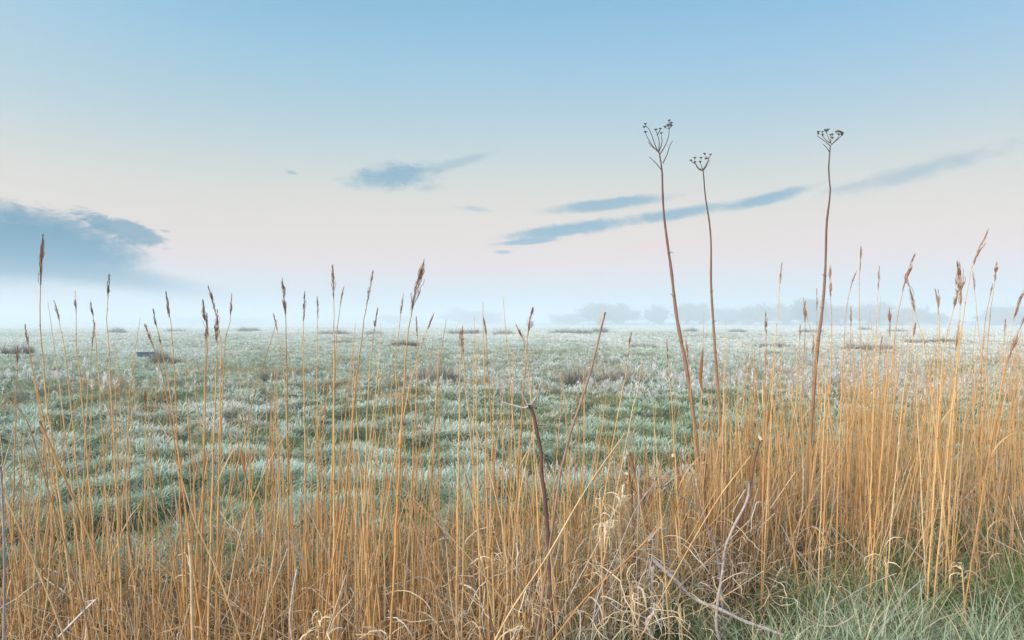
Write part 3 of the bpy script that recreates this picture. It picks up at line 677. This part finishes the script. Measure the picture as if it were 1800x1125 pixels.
# the largest-looking 232 stand as individuals; the rest is the mass of the bed
def show(it):
    px = it[0]; vis = -30 < px < 1830
    return (1e3 if vis else 0)+it[5]*1200/it[6]*it[2]*250+(200 if it[5] > 1.6 else 0)
order = sorted(range(len(items)), key=lambda i: -show(items[i])); ind = set(order[:232])
cnt = {}
mass = Mesh()
for i in sorted(range(len(items)), key=lambda i: items[i][0]):
    tx, P, r0, r1, ci, z, d = items[i]
    if i in ind:
        m = Mesh(); stem_into(m, P-P[-1], r0, r1, STRAW[ci]); o = m.build('reed_stem', M_reed); o.location = [float(a) for a in P[-1]]
        k = lm_of(tx); ty = 567-(P[0, 2]-H)/P[0, 1]*1200
        hw = 'tip above horizon' if ty < 560 else ('tip in far field' if ty < 650 else ('tip in mid field' if ty < 760 else 'short'))
        key = (k, hw, ci); cnt[key] = cnt.get(key, 0)+1
        tag(o, f'{lean_word(P)} {CNAME[ci]} reed, {hw}, {ORD[cnt[key]-1]} right of {LM[k][1][4:]}', 'reed', 'bare reed stems along the field edge')
    else: stem_into(mass, P, r0, r1, STRAW[ci]*(0.85 if i % 3 else 1.0), 5, knots=(d < 3.6))
leafy = Mesh()
for i in range(0, len(items)):                       # dry blades still clasping the stems
    if rng.random() > (0.42 if items[i][5] < 0.6 or items[i][0] > 1150 else 0.16): continue
    tx, P, r0, r1, ci, z, d = items[i]
    if z < 0.35: continue
    k = int(rng.integers(len(P)//3, len(P)-2)); up_ = rng.random() < 0.6
    leaf_into(leafy, P[k], rng.uniform(0, 6.28), rng.uniform(0.07, 0.24), rng.uniform(0.003, 0.0075), rng.uniform(0.05, 0.5) if up_ else rng.uniform(0.8, 1.8),
              rng.uniform(-0.2, 0.9) if up_ else rng.uniform(0.4, 2.2), STRAW[int(rng.integers(0, 6))]*rng.uniform(0.75, 1.15), M=7, twist=rng.uniform(-1.5, 1.5), roll=rng.normal(0, 0.8))
tag(leafy.build('clinging_reed_leaves', M_leaf, smooth=False), 'thin dry leaf blades clinging to the reed stems', 'leaves', kind='stuff')
tag(mass.build('reed_bed', M_reed), 'dense mass of thin dry golden reed stems filling the foreground', 'reeds', kind='stuff')

# ------------------------------------------------------------------ dead umbel stalks
def umbel_head(m, p, r, rg):
    n = 13; a = rg.uniform(0, 6.28, n); rad = r*np.sqrt(rg.random(n)); top = p+np.stack([rad*np.cos(a), rad*np.sin(a), r*rg.uniform(0.5, 0.9, n)], -1)
    Pp = np.stack([np.tile(p-np.array([0, 0, r*0.6]), (n, 1)), (p+top)/2, top], 1)
    m.add(*tubes(Pp, np.tile([[0.0006, 0.0006, 0.0006]], (n, 1)), np.array([0.10, 0.08, 0.07]), 3))
    for q in top:                                   # seeds: small six-sided kernels
        s = r*0.36; V = q+np.array([[s, 0, 0], [0, s, 0], [-s, 0, 0], [0, -s, 0], [0, 0, s*0.8], [0, 0, -s*0.9]])
        m.add(V, np.array([[0, 1, 4], [1, 2, 4], [2, 3, 4], [3, 0, 4], [1, 0, 5], [2, 1, 5], [3, 2, 5], [0, 3, 5]]), np.array([0.09, 0.075, 0.07])*rg.uniform(0.7, 1.6))
def Z7(x, y): return (1100+x/4.5, 190+y/4.5)
UMB = [
 ([(1159,268),(1164,300),(1165,340),(1168,385),(1175,440),(1180,475),(1190,560),(1207,650),(1222,755),(1236,860)], 3.6, 0.0092,
  [([(265,350),(240,310),(205,210),(185,165),(160,140)], [(158,130),(148,153)]), ([(262,350),(215,300),(180,245),(160,205)], [(158,192)]),
   ([(262,340),(265,260),(248,200),(240,182)], [(239,174)]), ([(250,215),(262,190),(272,175)], [(273,168)]), ([(262,345),(280,300),(288,260),(282,215)], [(282,203)]),
   ([(275,360),(320,280),(342,210),(344,165)], [(343,103),(360,122),(345,135),(362,142),(335,142),(312,152)]), ([(295,435),(330,360),(348,300),(372,258)], []),
   ([(285,490),(235,430),(185,385)], []), ([(240,325),(205,300),(178,265)], [])],
  'tallest umbel stalk with the largest, loosest seed head, left of the three'),
 ([(1236,298),(1238,320),(1240,345),(1247,390),(1250,430),(1250,500),(1254,570),(1260,660),(1268,760),(1275,850)], 3.9, 0.0078,
  [([(610,492),(575,470),(552,440)], [(547,430),(547,398)]), ([(560,445),(535,430),(522,424)], [(518,418)]), ([(610,485),(600,455),(592,438)], [(590,430),(598,397)]),
   ([(612,485),(635,450),(655,405),(668,380)], [(671,372),(635,403)]), ([(655,400),(640,385),(630,375)], [(628,366)]), ([(615,492),(640,455),(664,408)], []), ([(605,495),(575,480),(555,450)], [])],
  'middle umbel stalk, the shortest one with a small flat seed head'),
 ([(1460,257),(1457,300),(1460,335),(1456,370),(1453,400),(1451,470),(1446,540),(1437,610),(1431,680),(1425,760)], 3.9, 0.0084,
  [([(1622,300),(1570,255),(1518,220)], [(1524,205),(1528,190)]), ([(1618,275),(1590,255),(1565,225)], [(1558,215),(1558,192)]), ([(1620,270),(1605,230),(1590,195)], [(1577,177),(1590,183),(1605,172)]),
   ([(1625,280),(1625,240),(1630,222)], [(1622,215),(1638,212),(1641,240)]), ([(1628,290),(1675,240),(1690,215)], [(1668,192),(1682,186),(1690,212)]),
   ([(1640,275),(1680,245),(1710,215)], [(1697,190),(1708,196),(1718,200),(1716,212)]), ([(1612,345),(1590,310),(1563,283)], [])],
  'tall right umbel stalk with a dense flat-topped dark seed head'),
]
for i, (pts, d, rad, brs, lab) in enumerate(UMB):
    rg = np.random.default_rng(70+i); P = stem_path(pts, d, 40, 0.0); r = empty('umbel_stalk', P[-1]*[1, 1, 0]); off = np.array(r.location)
    Q = P-off; n = len(Q); t = np.linspace(0, 1, n); R = rad*(0.42+0.62*np.minimum(t*2.2, 1)); R *= 1+0.09*rg.normal(0, 1, n)
    zt = np.clip((P[:, 2]-1.3)/0.85, 0, 1)[:, None]                # stalk weathers from tan to dark purple-brown at the top
    C = np.array([0.31, 0.185, 0.115])*(1-zt)+np.array([0.13, 0.085, 0.08])*zt
    m = Mesh(); m.add(*tubes(Q[None], R[None], C[None], 10)); m.build('stem', M_wood, r)
    for k in ([9, 13, 17, 20] if i == 0 else [12, 15, 18, 19, 22, 25]):       # bract stubs at the nodes
        s = rg.choice([-1, 1]); p0 = Q[k]; L = rg.uniform(0.012, 0.03)
        pp = np.array([p0, p0+[s*L*0.6, 0, L*0.4], p0+[s*L, rg.normal(0, .004), L*rg.uniform(-0.2, 0.6)]])
        mm = Mesh(); mm.add(*tubes(pp[None], np.array([[0.003, 0.0016, 0.0008]]), C[k]*0.7, 5)); mm.build('bract', M_wood, r)
        mk = Mesh(); kk = Q[k][None]+np.array([[0, 0, -0.008], [0, 0, 0], [0, 0, 0.008]]); 
        mk.add(*tubes(kk[None], np.array([[R[k]*0.9, R[k]*1.22, R[k]*0.9]]), C[k]*0.75, 10)); mk.build('node', M_wood, r)
    for bp, heads in brs:
        dd = d+rg.normal(0, 0.03); q = np.array([Z7(*a) for a in bp]); pts3 = np.array([W3(a[0], a[1], d+(dd-d)*j/(len(q)-1)) for j, a in enumerate(q)])-off
        qq = spline(pts3, 10); m = Mesh(); m.add(*tubes(qq[None], np.linspace(0.0029, 0.0016, 10)[None], np.array([0.12, 0.085, 0.08]), 6)); b = m.build('branch', M_wood, r)
        for hx, hy in heads:
            hp = W3(*Z7(hx, hy), dd+rg.normal(0, 0.008))-off; m = Mesh(); umbel_head(m, hp, 0.0082, rg)
            e = qq[-1]; mid = (e+hp)/2+[0, 0, -0.002]; m.add(*tubes(spline([e, mid, hp], 5)[None], np.full((1, 5), 0.0011), np.array([0.11, 0.08, 0.075]), 5))
            m.build('seed_head', M_wood, b)
    tag(r, lab, 'dead umbel plant', 'dead umbel stalks standing against the sky')

# ------------------------------------------------------------------ sticks, cut stalks, long straws, curled leaves
def stick(name, label, cat, pts, d, r0, r1, col, mat=M_twig, parts=(), n=26, toground=False, group=None, knob=0.15, depth=None, frost=0.0):
    rg = np.random.default_rng(int(abs(pts[0][0])*7+pts[0][1]))
    q = spline(pts, n)
    dd = np.full(n, d) if depth is None else np.linspace(d, depth, n)
    P = np.array([W3(a[0], a[1], k) for a, k in zip(q, dd)])
    if toground:
        g = P[-1].copy(); s = norm(P[-1]-P[-4]); add = [];
        kmax = max(int(g[2]/0.05), 1)
        for k in range(kmax): g = g+np.array([s[0]*0.03, 0.0, -g[2]/(kmax-k)]); add.append(g.copy())
        P = np.vstack([P, add]); P[-1, 2] = -0.03
    n = len(P)
    R = np.linspace(r0, r1, n)*(1+knob*rg.normal(0, 1, n)*0.5); C = np.tile(col, (n, 1))*rg.uniform(0.8, 1.15, (n, 1))
    r = None; off = P[-1].copy()
    spur = []
    if mat is M_twig and r0 > 0.0035:
        for _ in range(7):
            k = int(rg.integers(2, max(n-3, 4))); a_ = rg.uniform(0, 6.28); v = norm(np.array([math.cos(a_), math.sin(a_)*0.6, rg.uniform(-0.2, 0.9)])); L_ = rg.uniform(0.012, 0.045)
            spur.append(P[k]+v*L_*np.linspace(0, 1, 4)[:, None]+rg.normal(0, 0.0012, (4, 3)))
    if parts: r = empty(name, off)
    m = Mesh(); m.add(*tubes((P-off)[None], R[None], C[None], 8))
    cap = np.arange(8)[None]; m.f.append(cap+0); m.f.append(cap+(n-1)*8)
    for q_ in spur: m.add(*tubes((q_-off)[None], np.array([[0.0022, 0.0016, 0.0012, 0.0007]]), np.array(col)*1.1, 5))
    o = m.build('stem' if parts else name, mat, r)
    if not parts: o.location = [float(a) for a in off]; r = o
    for nm, pp, ra, rb, c2 in parts:
        qq = np.array([W3(a[0], a[1], d) for a in spline(pp, 12)])-off; qq[:, 1] += np.linspace(0, rg.normal(0, 0.03), 12)
        m = Mesh(); m.add(*tubes(qq[None], (np.linspace(ra, rb, 12)*(1+0.12*rg.normal(0, 1, 12)))[None], c2, 6)); m.build(nm, mat, r)
    tag(r, label, cat, group); return r
DK = np.array([0.14, 0.09, 0.075]); GR = np.array([0.42, 0.38, 0.38]); FRC = np.array([0.55, 0.53, 0.54])
stick('forked_dead_stem', 'dark forked dead stem with frosted twigs standing alone in the centre', 'dead stem',
      [(930,712),(938,730),(944,760),(951,795),(952,830),(956,860),(960,905),(964,950)], 2.5, 0.0062, 0.0085, DK, M_twig, [
      ('twig', [(930,714),(920,717),(907,713),(893,710),(881,705)], 0.004, 0.002, FRC), ('twig', [(932,713),(940,702),(947,688),(949,676),(955,670)], 0.004, 0.0022, GR),
      ('twig', [(949,676),(951,668),(949,663)], 0.002, 0.0012, FRC), ('twig', [(928,712),(915,690),(903,672),(885,650),(862,618)], 0.003, 0.001, GR*0.9),
      ('twig', [(932,716),(938,714),(942,716)], 0.003, 0.004, DK)], toground=True, knob=0.08)
stick('broken_stalk', 'dark broken stalk leaning right, its split tip frayed above the horizon', 'dead stem',
      [(1064,549),(1056,580),(1048,615),(1036,660),(1020,710),(1005,753),(985,830)], 2.4, 0.0032, 0.0046, np.array([0.34, 0.22, 0.17]), M_wood, [
      ('splinter', [(1052,572),(1057,562),(1058,550),(1057,545)], 0.0018, 0.0006, STRAW[2])], toground=True, knob=0.05)
stick('frosted_branch', 'grey frosted branch rising upright from the grass, cut at its top', 'branch',
      [(1317,846),(1314,875),(1303,900),(1291,922),(1281,945),(1274,965),(1270,1000),(1262,1050),(1258,1090),(1262,1118),(1268,1135)], 2.6, 0.0045, 0.0062, GR*1.05, M_twig,
      [('twig', [(1310,860),(1300,880),(1291,903)], 0.002, 0.0015, FRC), ('twig', [(1268,985),(1264,975),(1268,965)], 0.002, 0.001, GR)], knob=0.16, toground=True)
stick('frosted_branch', 'dark curved thin branch descending onto the grey frosted branch', 'branch',
      [(1140,840),(1165,852),(1178,862),(1198,873),(1218,885),(1230,897),(1238,918),(1250,940),(1258,962),(1264,1000)], 2.85, 0.002, 0.006, np.array([0.28, 0.25, 0.26]), M_twig,
      [('twig', [(1168,853),(1185,842),(1201,837)], 0.0018, 0.001, FRC), ('twig', [(1170,855),(1160,862),(1150,858)], 0.0018, 0.001, FRC)], knob=0.1, toground=True)
stick('fallen_branch', 'long bumpy grey fallen branch sloping down right through the grass', 'branch',
      [(1142,978),(1165,1000),(1190,1022),(1205,1040),(1225,1055),(1255,1066),(1285,1080),(1310,1092),(1345,1104),(1382,1118)], 2.95, 0.0095, 0.006, GR*1.05, M_twig, [], knob=0.25, depth=2.72)
stick('broken_twig', 'short white frosted stick pointing up right above the fallen branch', 'stick', [(1166,921),(1156,932),(1146,942),(1139,952)], 2.9, 0.005, 0.006, FRC, M_twig, [], knob=0.3)
stick('broken_twig', 'upright frosted stick just under the left end of the fallen branch', 'stick', [(1149,994),(1147,1010),(1146,1025)], 2.9, 0.006, 0.005, FRC, M_twig, [], knob=0.2, toground=True)
stick('broken_twig', 'gnarled pale frosted twig hanging low in the grass, bent near its end', 'stick', [(1150,1058),(1148,1075),(1138,1088),(1136,1100),(1141,1108),(1144,1116),(1148,1122)], 2.7, 0.005, 0.0062, FRC*1.1, M_twig, [], knob=0.4)
CUT = np.array([0.32, 0.18, 0.10])
for lab, pts, d in (('thick red-brown cut stalk, tallest of the cut stumps', [(1107,798),(1113,825),(1120,850),(1128,880)], 2.9),
        ('dark cut stalk directly left of the tallest cut stump', [(1105,836),(1109,860),(1112,890)], 3.0), ('tilted cut stalk left of the largest umbel base', [(1182,800),(1189,822),(1196,850)], 3.1),
        ('cut stalk with a pale hollow end just right of the umbel bases', [(1273,829),(1276,850),(1276,880),(1272,920)], 2.95),
        ('dark cut stalk leaning left in front of the middle umbel base', [(1240,815),(1236,850),(1240,900)], 3.1), ('dark slanting stalk right of the middle umbel base', [(1335,770),(1325,810),(1318,850),(1305,900)], 3.1)):
    r = stick('cut_stalk', lab, 'cut stalk', pts, d+0.35, 0.0085, 0.0085, CUT*(0.8 if 'dark' in lab else 1.0), M_wood, [('cut_end', [(pts[0][0], pts[0][1]-1.2), (pts[0][0], pts[0][1]+1.5), (pts[0][0], pts[0][1]+3)], 0.0070, 0.0086, np.array([0.62, 0.52, 0.40]))],
          toground=True, group='cut stalk stumps among the reeds', knob=0.05)
for lab, pts, d, r0, r1, col in (
    ('long pale straight straw slanting up right across the centre', [(1098,762),(1030,860),(960,980),(900,1070),(862,1140)], 2.2, .002, .0034, STRAW[4]*0.85),
    ('thin grey straw slanting down right under the forked stem', [(660,815),(740,890),(830,985),(900,1075)], 2.3, .0016, .0026, STRAW[5]*1.1),
    ('brown straw slanting up right over the lower centre grass', [(1165,920),(1100,985),(1030,1050),(960,1140)], 2.3, .0022, .003, STRAW[3]),
    ('thick golden straw slanting up right on the left side', [(512,750),(470,820),(425,935),(400,1060)], 2.1, .0016, .0028, STRAW[2]),
    ('broken straw crossing the left reeds, slanting down right', [(315,825),(345,920),(385,1010),(430,1140)], 2.1, .0022, .003, STRAW[2]),
    ('bent straw crossing the left reeds from the left edge', [(5,860),(60,985),(100,1080),(120,1140)], 2.0, .0022, .003, STRAW[2]),
    ('thick dark amber straw slanting down right at far left', [(70,740),(110,830),(160,950),(200,1060),(230,1140)], 2.1, .003, .004, STRAW[3]),
    ('dark thin curved stem at far left ending in a brown tip', [(18,700),(45,735),(60,775),(85,860),(120,970),(150,1070)], 2.3, .002, .003, STRAW[5]*0.7),
    ('white frosted straw propped low at the bottom left', [(173,1050),(140,1082),(105,1118)], 2.5, .004, .004, FRC*1.1),
    ('white frosted upright straw at the bottom, left of centre', [(523,997),(515,1040),(510,1090),(516,1140)], 2.4, .003, .0026, FRC*1.1),
    ('thick blunt straw standing in the lower left reeds', [(333,948),(337,1000),(338,1060),(340,1140)], 2.3, .0055, .0055, STRAW[4]),
    ('grey weathered stem at the left picture edge', [(2,820),(6,900),(9,1000),(8,1130)], 2.1, .003, .004, GR*0.9),
    ('golden straw slanting up right over the right bed', [(1320,800),(1260,880),(1190,1000),(1120,1130)], 2.6, .002, .003, STRAW[0]),
    ('white-tipped straw slanting low over the grass on the right', [(1575,1007),(1520,1030),(1480,1055),(1440,1085)], 3.0, .0018, .0016, GR),
    ('second frosted straw right of the white-tipped one', [(1621,1017),(1590,1045),(1565,1075),(1530,1110)], 2.9, .0017, .0016, GR),
    ('arched grey frosted stem curving over the curled leaves', [(1222,815),(1190,823),(1160,840),(1130,875),(1110,910),(1085,970),(1050,1050),(1040,1120)], 2.4, .0012, .0028, GR*1.1),
    ('dark straight stem crossing the lower centre', [(1010,960),(985,1010),(955,1100),(950,1130)], 2.2, .002, .003, STRAW[5]*0.6)):
    stick('loose_straw', lab, 'straw', pts, d, r0, r1, col, M_reed if 'frost' not in lab and 'white' not in lab else M_twig, [], knob=0.03, toground=('slanting' not in lab and 'propped' not in lab), group='loose straws leaning across the reeds')
# broad orange leaf blades sighted among the stems
for lab, pts, d, wd in (('broad orange leaf hugging a reed beside the largest umbel stalk', [(1236,690),(1231,670),(1233,640),(1236,612)], 3.0, 0.017),
        ('rolled dark orange leaf tip in front of the right umbel base', [(1348,752),(1350,735),(1355,705)], 3.0, 0.014), ('rust-brown rolled leaf on a left-hand reed', [(432,838),(428,815),(425,790)], 2.5, 0.010),
        ('brown rolled leaf on the reed left of the rust-brown one', [(358,835),(360,815),(361,795)], 2.5, 0.007)):
    P = np.array([W3(a, b, d) for a, b in spline(pts, 12)]); t = np.linspace(0, 1, 12); W_ = wd*np.sin(np.clip(0.05+t*0.93, 0, 1)*math.pi)**0.8+0.001
    off = P[0].copy(); m = Mesh(); s = np.tile([[1, 0.35, 0]], (12, 1)); s = norm(s)
    bulge = np.array([0, -0.25, 0])*W_[:, None]
    V1 = P-off-s*W_[:, None]/2; V2 = P-off+bulge; V3 = P-off+s*W_[:, None]/2
    V = np.stack([V1, V2, V3], 1); idx = np.arange(36).reshape(12, 3)
    F = np.concatenate([np.stack([idx[:-1, a], idx[:-1, a+1], idx[1:, a+1], idx[1:, a]], -1) for a in (0, 1)])
    m.add(V, F, np.array([0.50, 0.24, 0.09])); o = m.build('dry_leaf', M_leaf); o.location = [float(a) for a in off]
    tag(o, lab, 'leaf', 'broad dry leaves among the reeds')

# ------------------------------------------------------------------ curled withered leaves, litter, green bank grass
def make_litter():
    m = Mesh(); cols = np.array([[0.68, 0.53, 0.35], [0.62, 0.45, 0.26], [0.52, 0.34, 0.17], [0.80, 0.75, 0.66], [0.38, 0.25, 0.14]])
    N = 5200; u = rng.uniform(-250, 2000, N)
    fr = 2.5+0.75*sst(950, 1350, u); bk = 3.4+0.8*sst(900, 1150, u)+1.8*sst(1250, 1520, u); d = fr+(bk-fr)*rng.random(N)
    x = (u-900)/1200*d; M = 12; t = np.arange(M)
    z0 = rng.random(N)**1.5*(0.20+0.22*sst(850, 1050, u)); L = rng.uniform(0.12, 0.42, N)
    h0 = rng.uniform(0, 6.28, N); dh = rng.normal(0, 0.22, (N, M)).cumsum(1)+rng.normal(0, 0.25, N)[:, None]*t
    pit = rng.uniform(-0.6, 1.2, N)[:, None]+rng.normal(-0.12, 0.2, (N, M)).cumsum(1)-0.10*t
    st = np.stack([np.cos(pit)*np.cos(h0[:, None]+dh), np.cos(pit)*np.sin(h0[:, None]+dh), np.sin(pit)], -1)*(L/M)[:, None, None]
    P = np.stack([x, d, z0], -1)[:, None]+np.cumsum(st, 1); P[..., 2] = np.maximum(P[..., 2], 0.01)
    wd = rng.uniform(0.002, 0.0052, N)[:, None]*np.sin(np.linspace(0.25, 3.0, M))[None]**0.5
    sd_ = norm(rng.normal(0, 1, (N, 3))); ci = rng.choice(5, N, p=[.25, .3, .22, .13, .1]); pale = (rng.random(N) < 0.45*sst(740, 860, u)*(1-sst(1250, 1400, u))); ci[pale] = 3; c = cols[ci]*rng.uniform(0.8, 1.1, (N, 1))
    m.add(*ribbons(P, wd, sd_, np.repeat(c[:, None], M, 1)))
    N = 950; u = np.where(rng.random(N) < 0.7, rng.normal(1000, 150, N), rng.uniform(100, 1500, N)); d = rng.uniform(2.35, 3.3, N); x = (u-900)/1200*d; M = 16; t = np.arange(M)
    L = rng.uniform(0.15, 0.42, N); h0 = rng.uniform(0, 6.28, N); dh = rng.normal(0, 0.28, (N, M)).cumsum(1); pit = rng.uniform(0.2, 1.5, N)[:, None]-rng.uniform(0.05, 0.26, N)[:, None]*t+rng.normal(0, 0.2, (N, M)).cumsum(1)
    st = np.stack([np.cos(pit)*np.cos(h0[:, None]+dh), np.cos(pit)*np.sin(h0[:, None]+dh), np.sin(pit)], -1)*(L/M)[:, None, None]
    P = np.stack([x, d, rng.random(N)**1.3*0.42], -1)[:, None]+np.cumsum(st, 1); P[..., 2] = np.maximum(P[..., 2], 0.01)
    c = np.array([[0.82, 0.72, 0.56], [0.78, 0.76, 0.72], [0.70, 0.55, 0.36]])[rng.choice(3, N, p=[.4, .25, .35])]*rng.uniform(0.75, 1.08, (N, 1))
    m.add(*ribbons(P, rng.uniform(0.0022, 0.0055, N)[:, None]*np.sin(np.linspace(0.3, 3.0, M))[None]**0.6, norm(rng.normal(0, 1, (N, 3))), np.repeat(c[:, None], M, 1)))
    # short straight broken straws lying every way
    N = 3200; u = rng.uniform(-250, 2000, N); u = u[(u > 850) | (rng.random(N) < 0.45)]; N = len(u); fr = 2.5+0.75*sst(950, 1350, u); bk = 3.8+0.5*sst(900, 1150, u)+1.6*sst(1250, 1520, u); d = fr+(bk-fr)*rng.random(N)
    x = (u-900)/1200*d; L = rng.uniform(0.15, 0.7, N); a = rng.uniform(0, 6.28, N); ti = rng.uniform(0.1, 1.35, N)
    dv = np.stack([np.sin(ti)*np.cos(a), np.sin(ti)*np.sin(a)*0.5, np.cos(ti)], -1)
    P0 = np.stack([x, d, rng.random(N)**2*0.2], -1); P = P0[:, None]+dv[:, None]*L[:, None, None]*np.linspace(0, 1, 4)[None, :, None]
    P[:, 2:, 2] -= (rng.random(N)*0.05*L)[:, None]
    m.add(*tubes(P, np.tile(rng.uniform(0.001, 0.0024, (N, 1)), (1, 4)), cols[rng.choice(5, N)][:, None]*np.ones((1, 4, 1)), 4))
    tag(m.build('reed_litter', M_leaf, smooth=False), 'tangled broken straws and curled dead leaves at the foot of the reeds', 'litter', kind='stuff')
make_litter()

def curled(px, py, d, w, h, n, seed, lab):
    rg = np.random.default_rng(seed); c = W3(px, py, d); r = empty('withered_leaves', [c[0], c[1], 0]); m = Mesh()
    st = np.array([[0, 0, c[2]+h*0.3], [0.01, 0, c[2]*0.5], [0.02, 0, 0.0]]); mm = Mesh(); mm.add(*tubes(spline(st, 10)[None], np.full((1, 10), 0.0035), STRAW[2], 6)); mm.build('stem', M_reed, r)
    M = 16; t = np.arange(M)
    zz = rg.uniform(-h*0.55, h*0.3, n); P0 = np.stack([rg.normal(0, 0.003, n)+0.004, rg.normal(0, 0.003, n), c[2]+zz], -1)
    hd = rg.uniform(0, 6.28, n)[:, None]+rg.normal(0, 0.16, n)[:, None]*t+rg.normal(0, .3, (n, M)).cumsum(1); pit = rg.uniform(0.5, 1.5, n)[:, None]-rg.uniform(0.12, 0.34, n)[:, None]*t+rg.normal(0, 0.18, (n, M)).cumsum(1)
    L = rg.uniform(0.07, 0.2, n)
    P = P0[:, None]+np.cumsum(np.stack([np.cos(pit)*np.cos(hd), np.cos(pit)*np.sin(hd), np.sin(pit)], -1)*(L/M)[:, None, None], 1)
    m.add(*ribbons(P, rg.uniform(0.003, 0.0065, n)[:, None]*np.sin(np.linspace(0.5, 2.9, M))[None], norm(rg.normal(0, 1, (n, 3))), np.array([0.86, 0.74, 0.54])*rg.uniform(0.85, 1.1, (n, 1, 1))*np.ones((1, M, 1))))
    m.build('curled_leaf_cluster', M_leaf, r); tag(r, lab, 'withered plant', 'clusters of pale curled leaves')
curled(1055, 905, 2.6, 0.045, 0.20, 28, 1, 'large pale clump of curled withered leaves, left of its twin')
curled(1088, 890, 2.65, 0.035, 0.20, 22, 2, 'pale curled leaf clump just right of the largest one')
curled(1110, 1040, 2.6, 0.03, 0.10, 12, 3, 'pale drooping curled leaves low down in the green grass')
curled(1195, 1075, 2.7, 0.03, 0.08, 10, 4, 'small curled leaf tuft between the gnarled twig and the grey branch')
curled(865, 985, 2.5, 0.05, 0.10, 12, 5, 'curled leaves low at the left end of the centre litter')
curled(1555, 985, 3.1, 0.02, 0.06, 8, 6, 'small curled tuft at the reed foot above the green grass on the right')
curled(560, 1105, 2.4, 0.05, 0.06, 10, 7, 'looping dry leaves at the bottom left of centre')
curled(1690, 1005, 3.1, 0.018, 0.06, 8, 8, 'small pinkish withered tuft on the far right grass edge')

def make_bank():
    m = Mesh(); N = 52000; u = rng.uniform(560, 2100, N); d = rng.uniform(2.2, 4.7, N)
    lim = 2.75+0.75*sst(780, 1080, u)+0.75*sst(1230, 1450, u)+0.35*np.sin(u/90.)*sst(1100, 1300, u)
    n_ = fbm(u/70, d*3, 12, 2); keep = (d < lim+0.4*(n_-0.5)+0.3) & (rng.random(N) < np.clip(0.02+0.85*sst(780, 1150, u)+0.3*(n_-0.5), 0, 1)); u, d = u[keep], d[keep]; N = len(u)
    x = (u-900)/1200*d; base = np.stack([x, d, ground_h(x, d)-0.01], -1)
    cl = sst(0.35, 0.65, fbm(x/0.22, d/0.22, 14, 2))
    L = rng.uniform(0.07, 0.25, N)*(0.45+1.1*cl); Wd = rng.uniform(0.0024, 0.0066, N)
    az = rng.uniform(0, 6.28, N); tilt = np.abs(rng.normal(0.35, 0.28, N)); curve = rng.uniform(0.1, 1.9, N)
    g1 = np.array([0.07, 0.14, 0.03]); g2 = np.array([0.17, 0.26, 0.08]); fr = np.array([0.56, 0.69, 0.60]); st = np.array([0.58, 0.46, 0.27])
    k = rng.random((N, 1)); c = g1+(g2-g1)*k; s = rng.random(N) < 0.28; c[s] = st
    front = (1-sst(2.75, 3.3, d))[:, None]
    f = np.clip(rng.normal(0.05, 0.17, (N, 1))+0.30*front*sst(1150, 1400, u)[:, None]*(0.3+1.0*cl[:, None]), 0, 0.9)
    ct = c+(fr-c)*np.clip(f*1.3, 0, 1); cb = c+(fr-c)*f*0.2
    m.add(*blades(base, L, Wd, az, tilt, curve, cb, ct, 7, 1.0))
    tag(m.build('bank_grass', M_green, smooth=False), 'long green grass with frosted edges on the near bank at lower right', 'grass', kind='stuff')
make_bank()

# ------------------------------------------------------------------ haze
def make_haze():
    x, y0, y1, z0, z1 = 1000, -1000, 1000, -1.3, 14.0
    V = np.array([(a, b, c) for c in (z0, z1) for b in (y0, y1) for a in (-x, x)], float)
    F = np.array([[0, 2, 3, 1], [4, 5, 7, 6], [0, 1, 5, 4], [2, 6, 7, 3], [0, 4, 6, 2], [1, 3, 7, 5]])
    mt = bpy.data.materials.new('haze_air'); mt.use_nodes = True; t = mt.node_tree; t.nodes.clear(); B = NB(t)
    v = B.n('ShaderNodeVolumePrincipled'); v.inputs['Color'].default_value = (0.78, 0.895, 1.0, 1); v.inputs['Density'].default_value = HAZE
    v.inputs['Anisotropy'].default_value = 0.0
    out = B.n('ShaderNodeOutputMaterial'); t.links.new(v.outputs[0], out.inputs['Volume'])
    m = Mesh(); m.add(V, F, np.array([1, 1, 1.])); tag(m.build('haze', mt, smooth=False), 'pale morning mist lying over the field', 'mist', kind='stuff')
HAZE = 0.0040
make_haze()
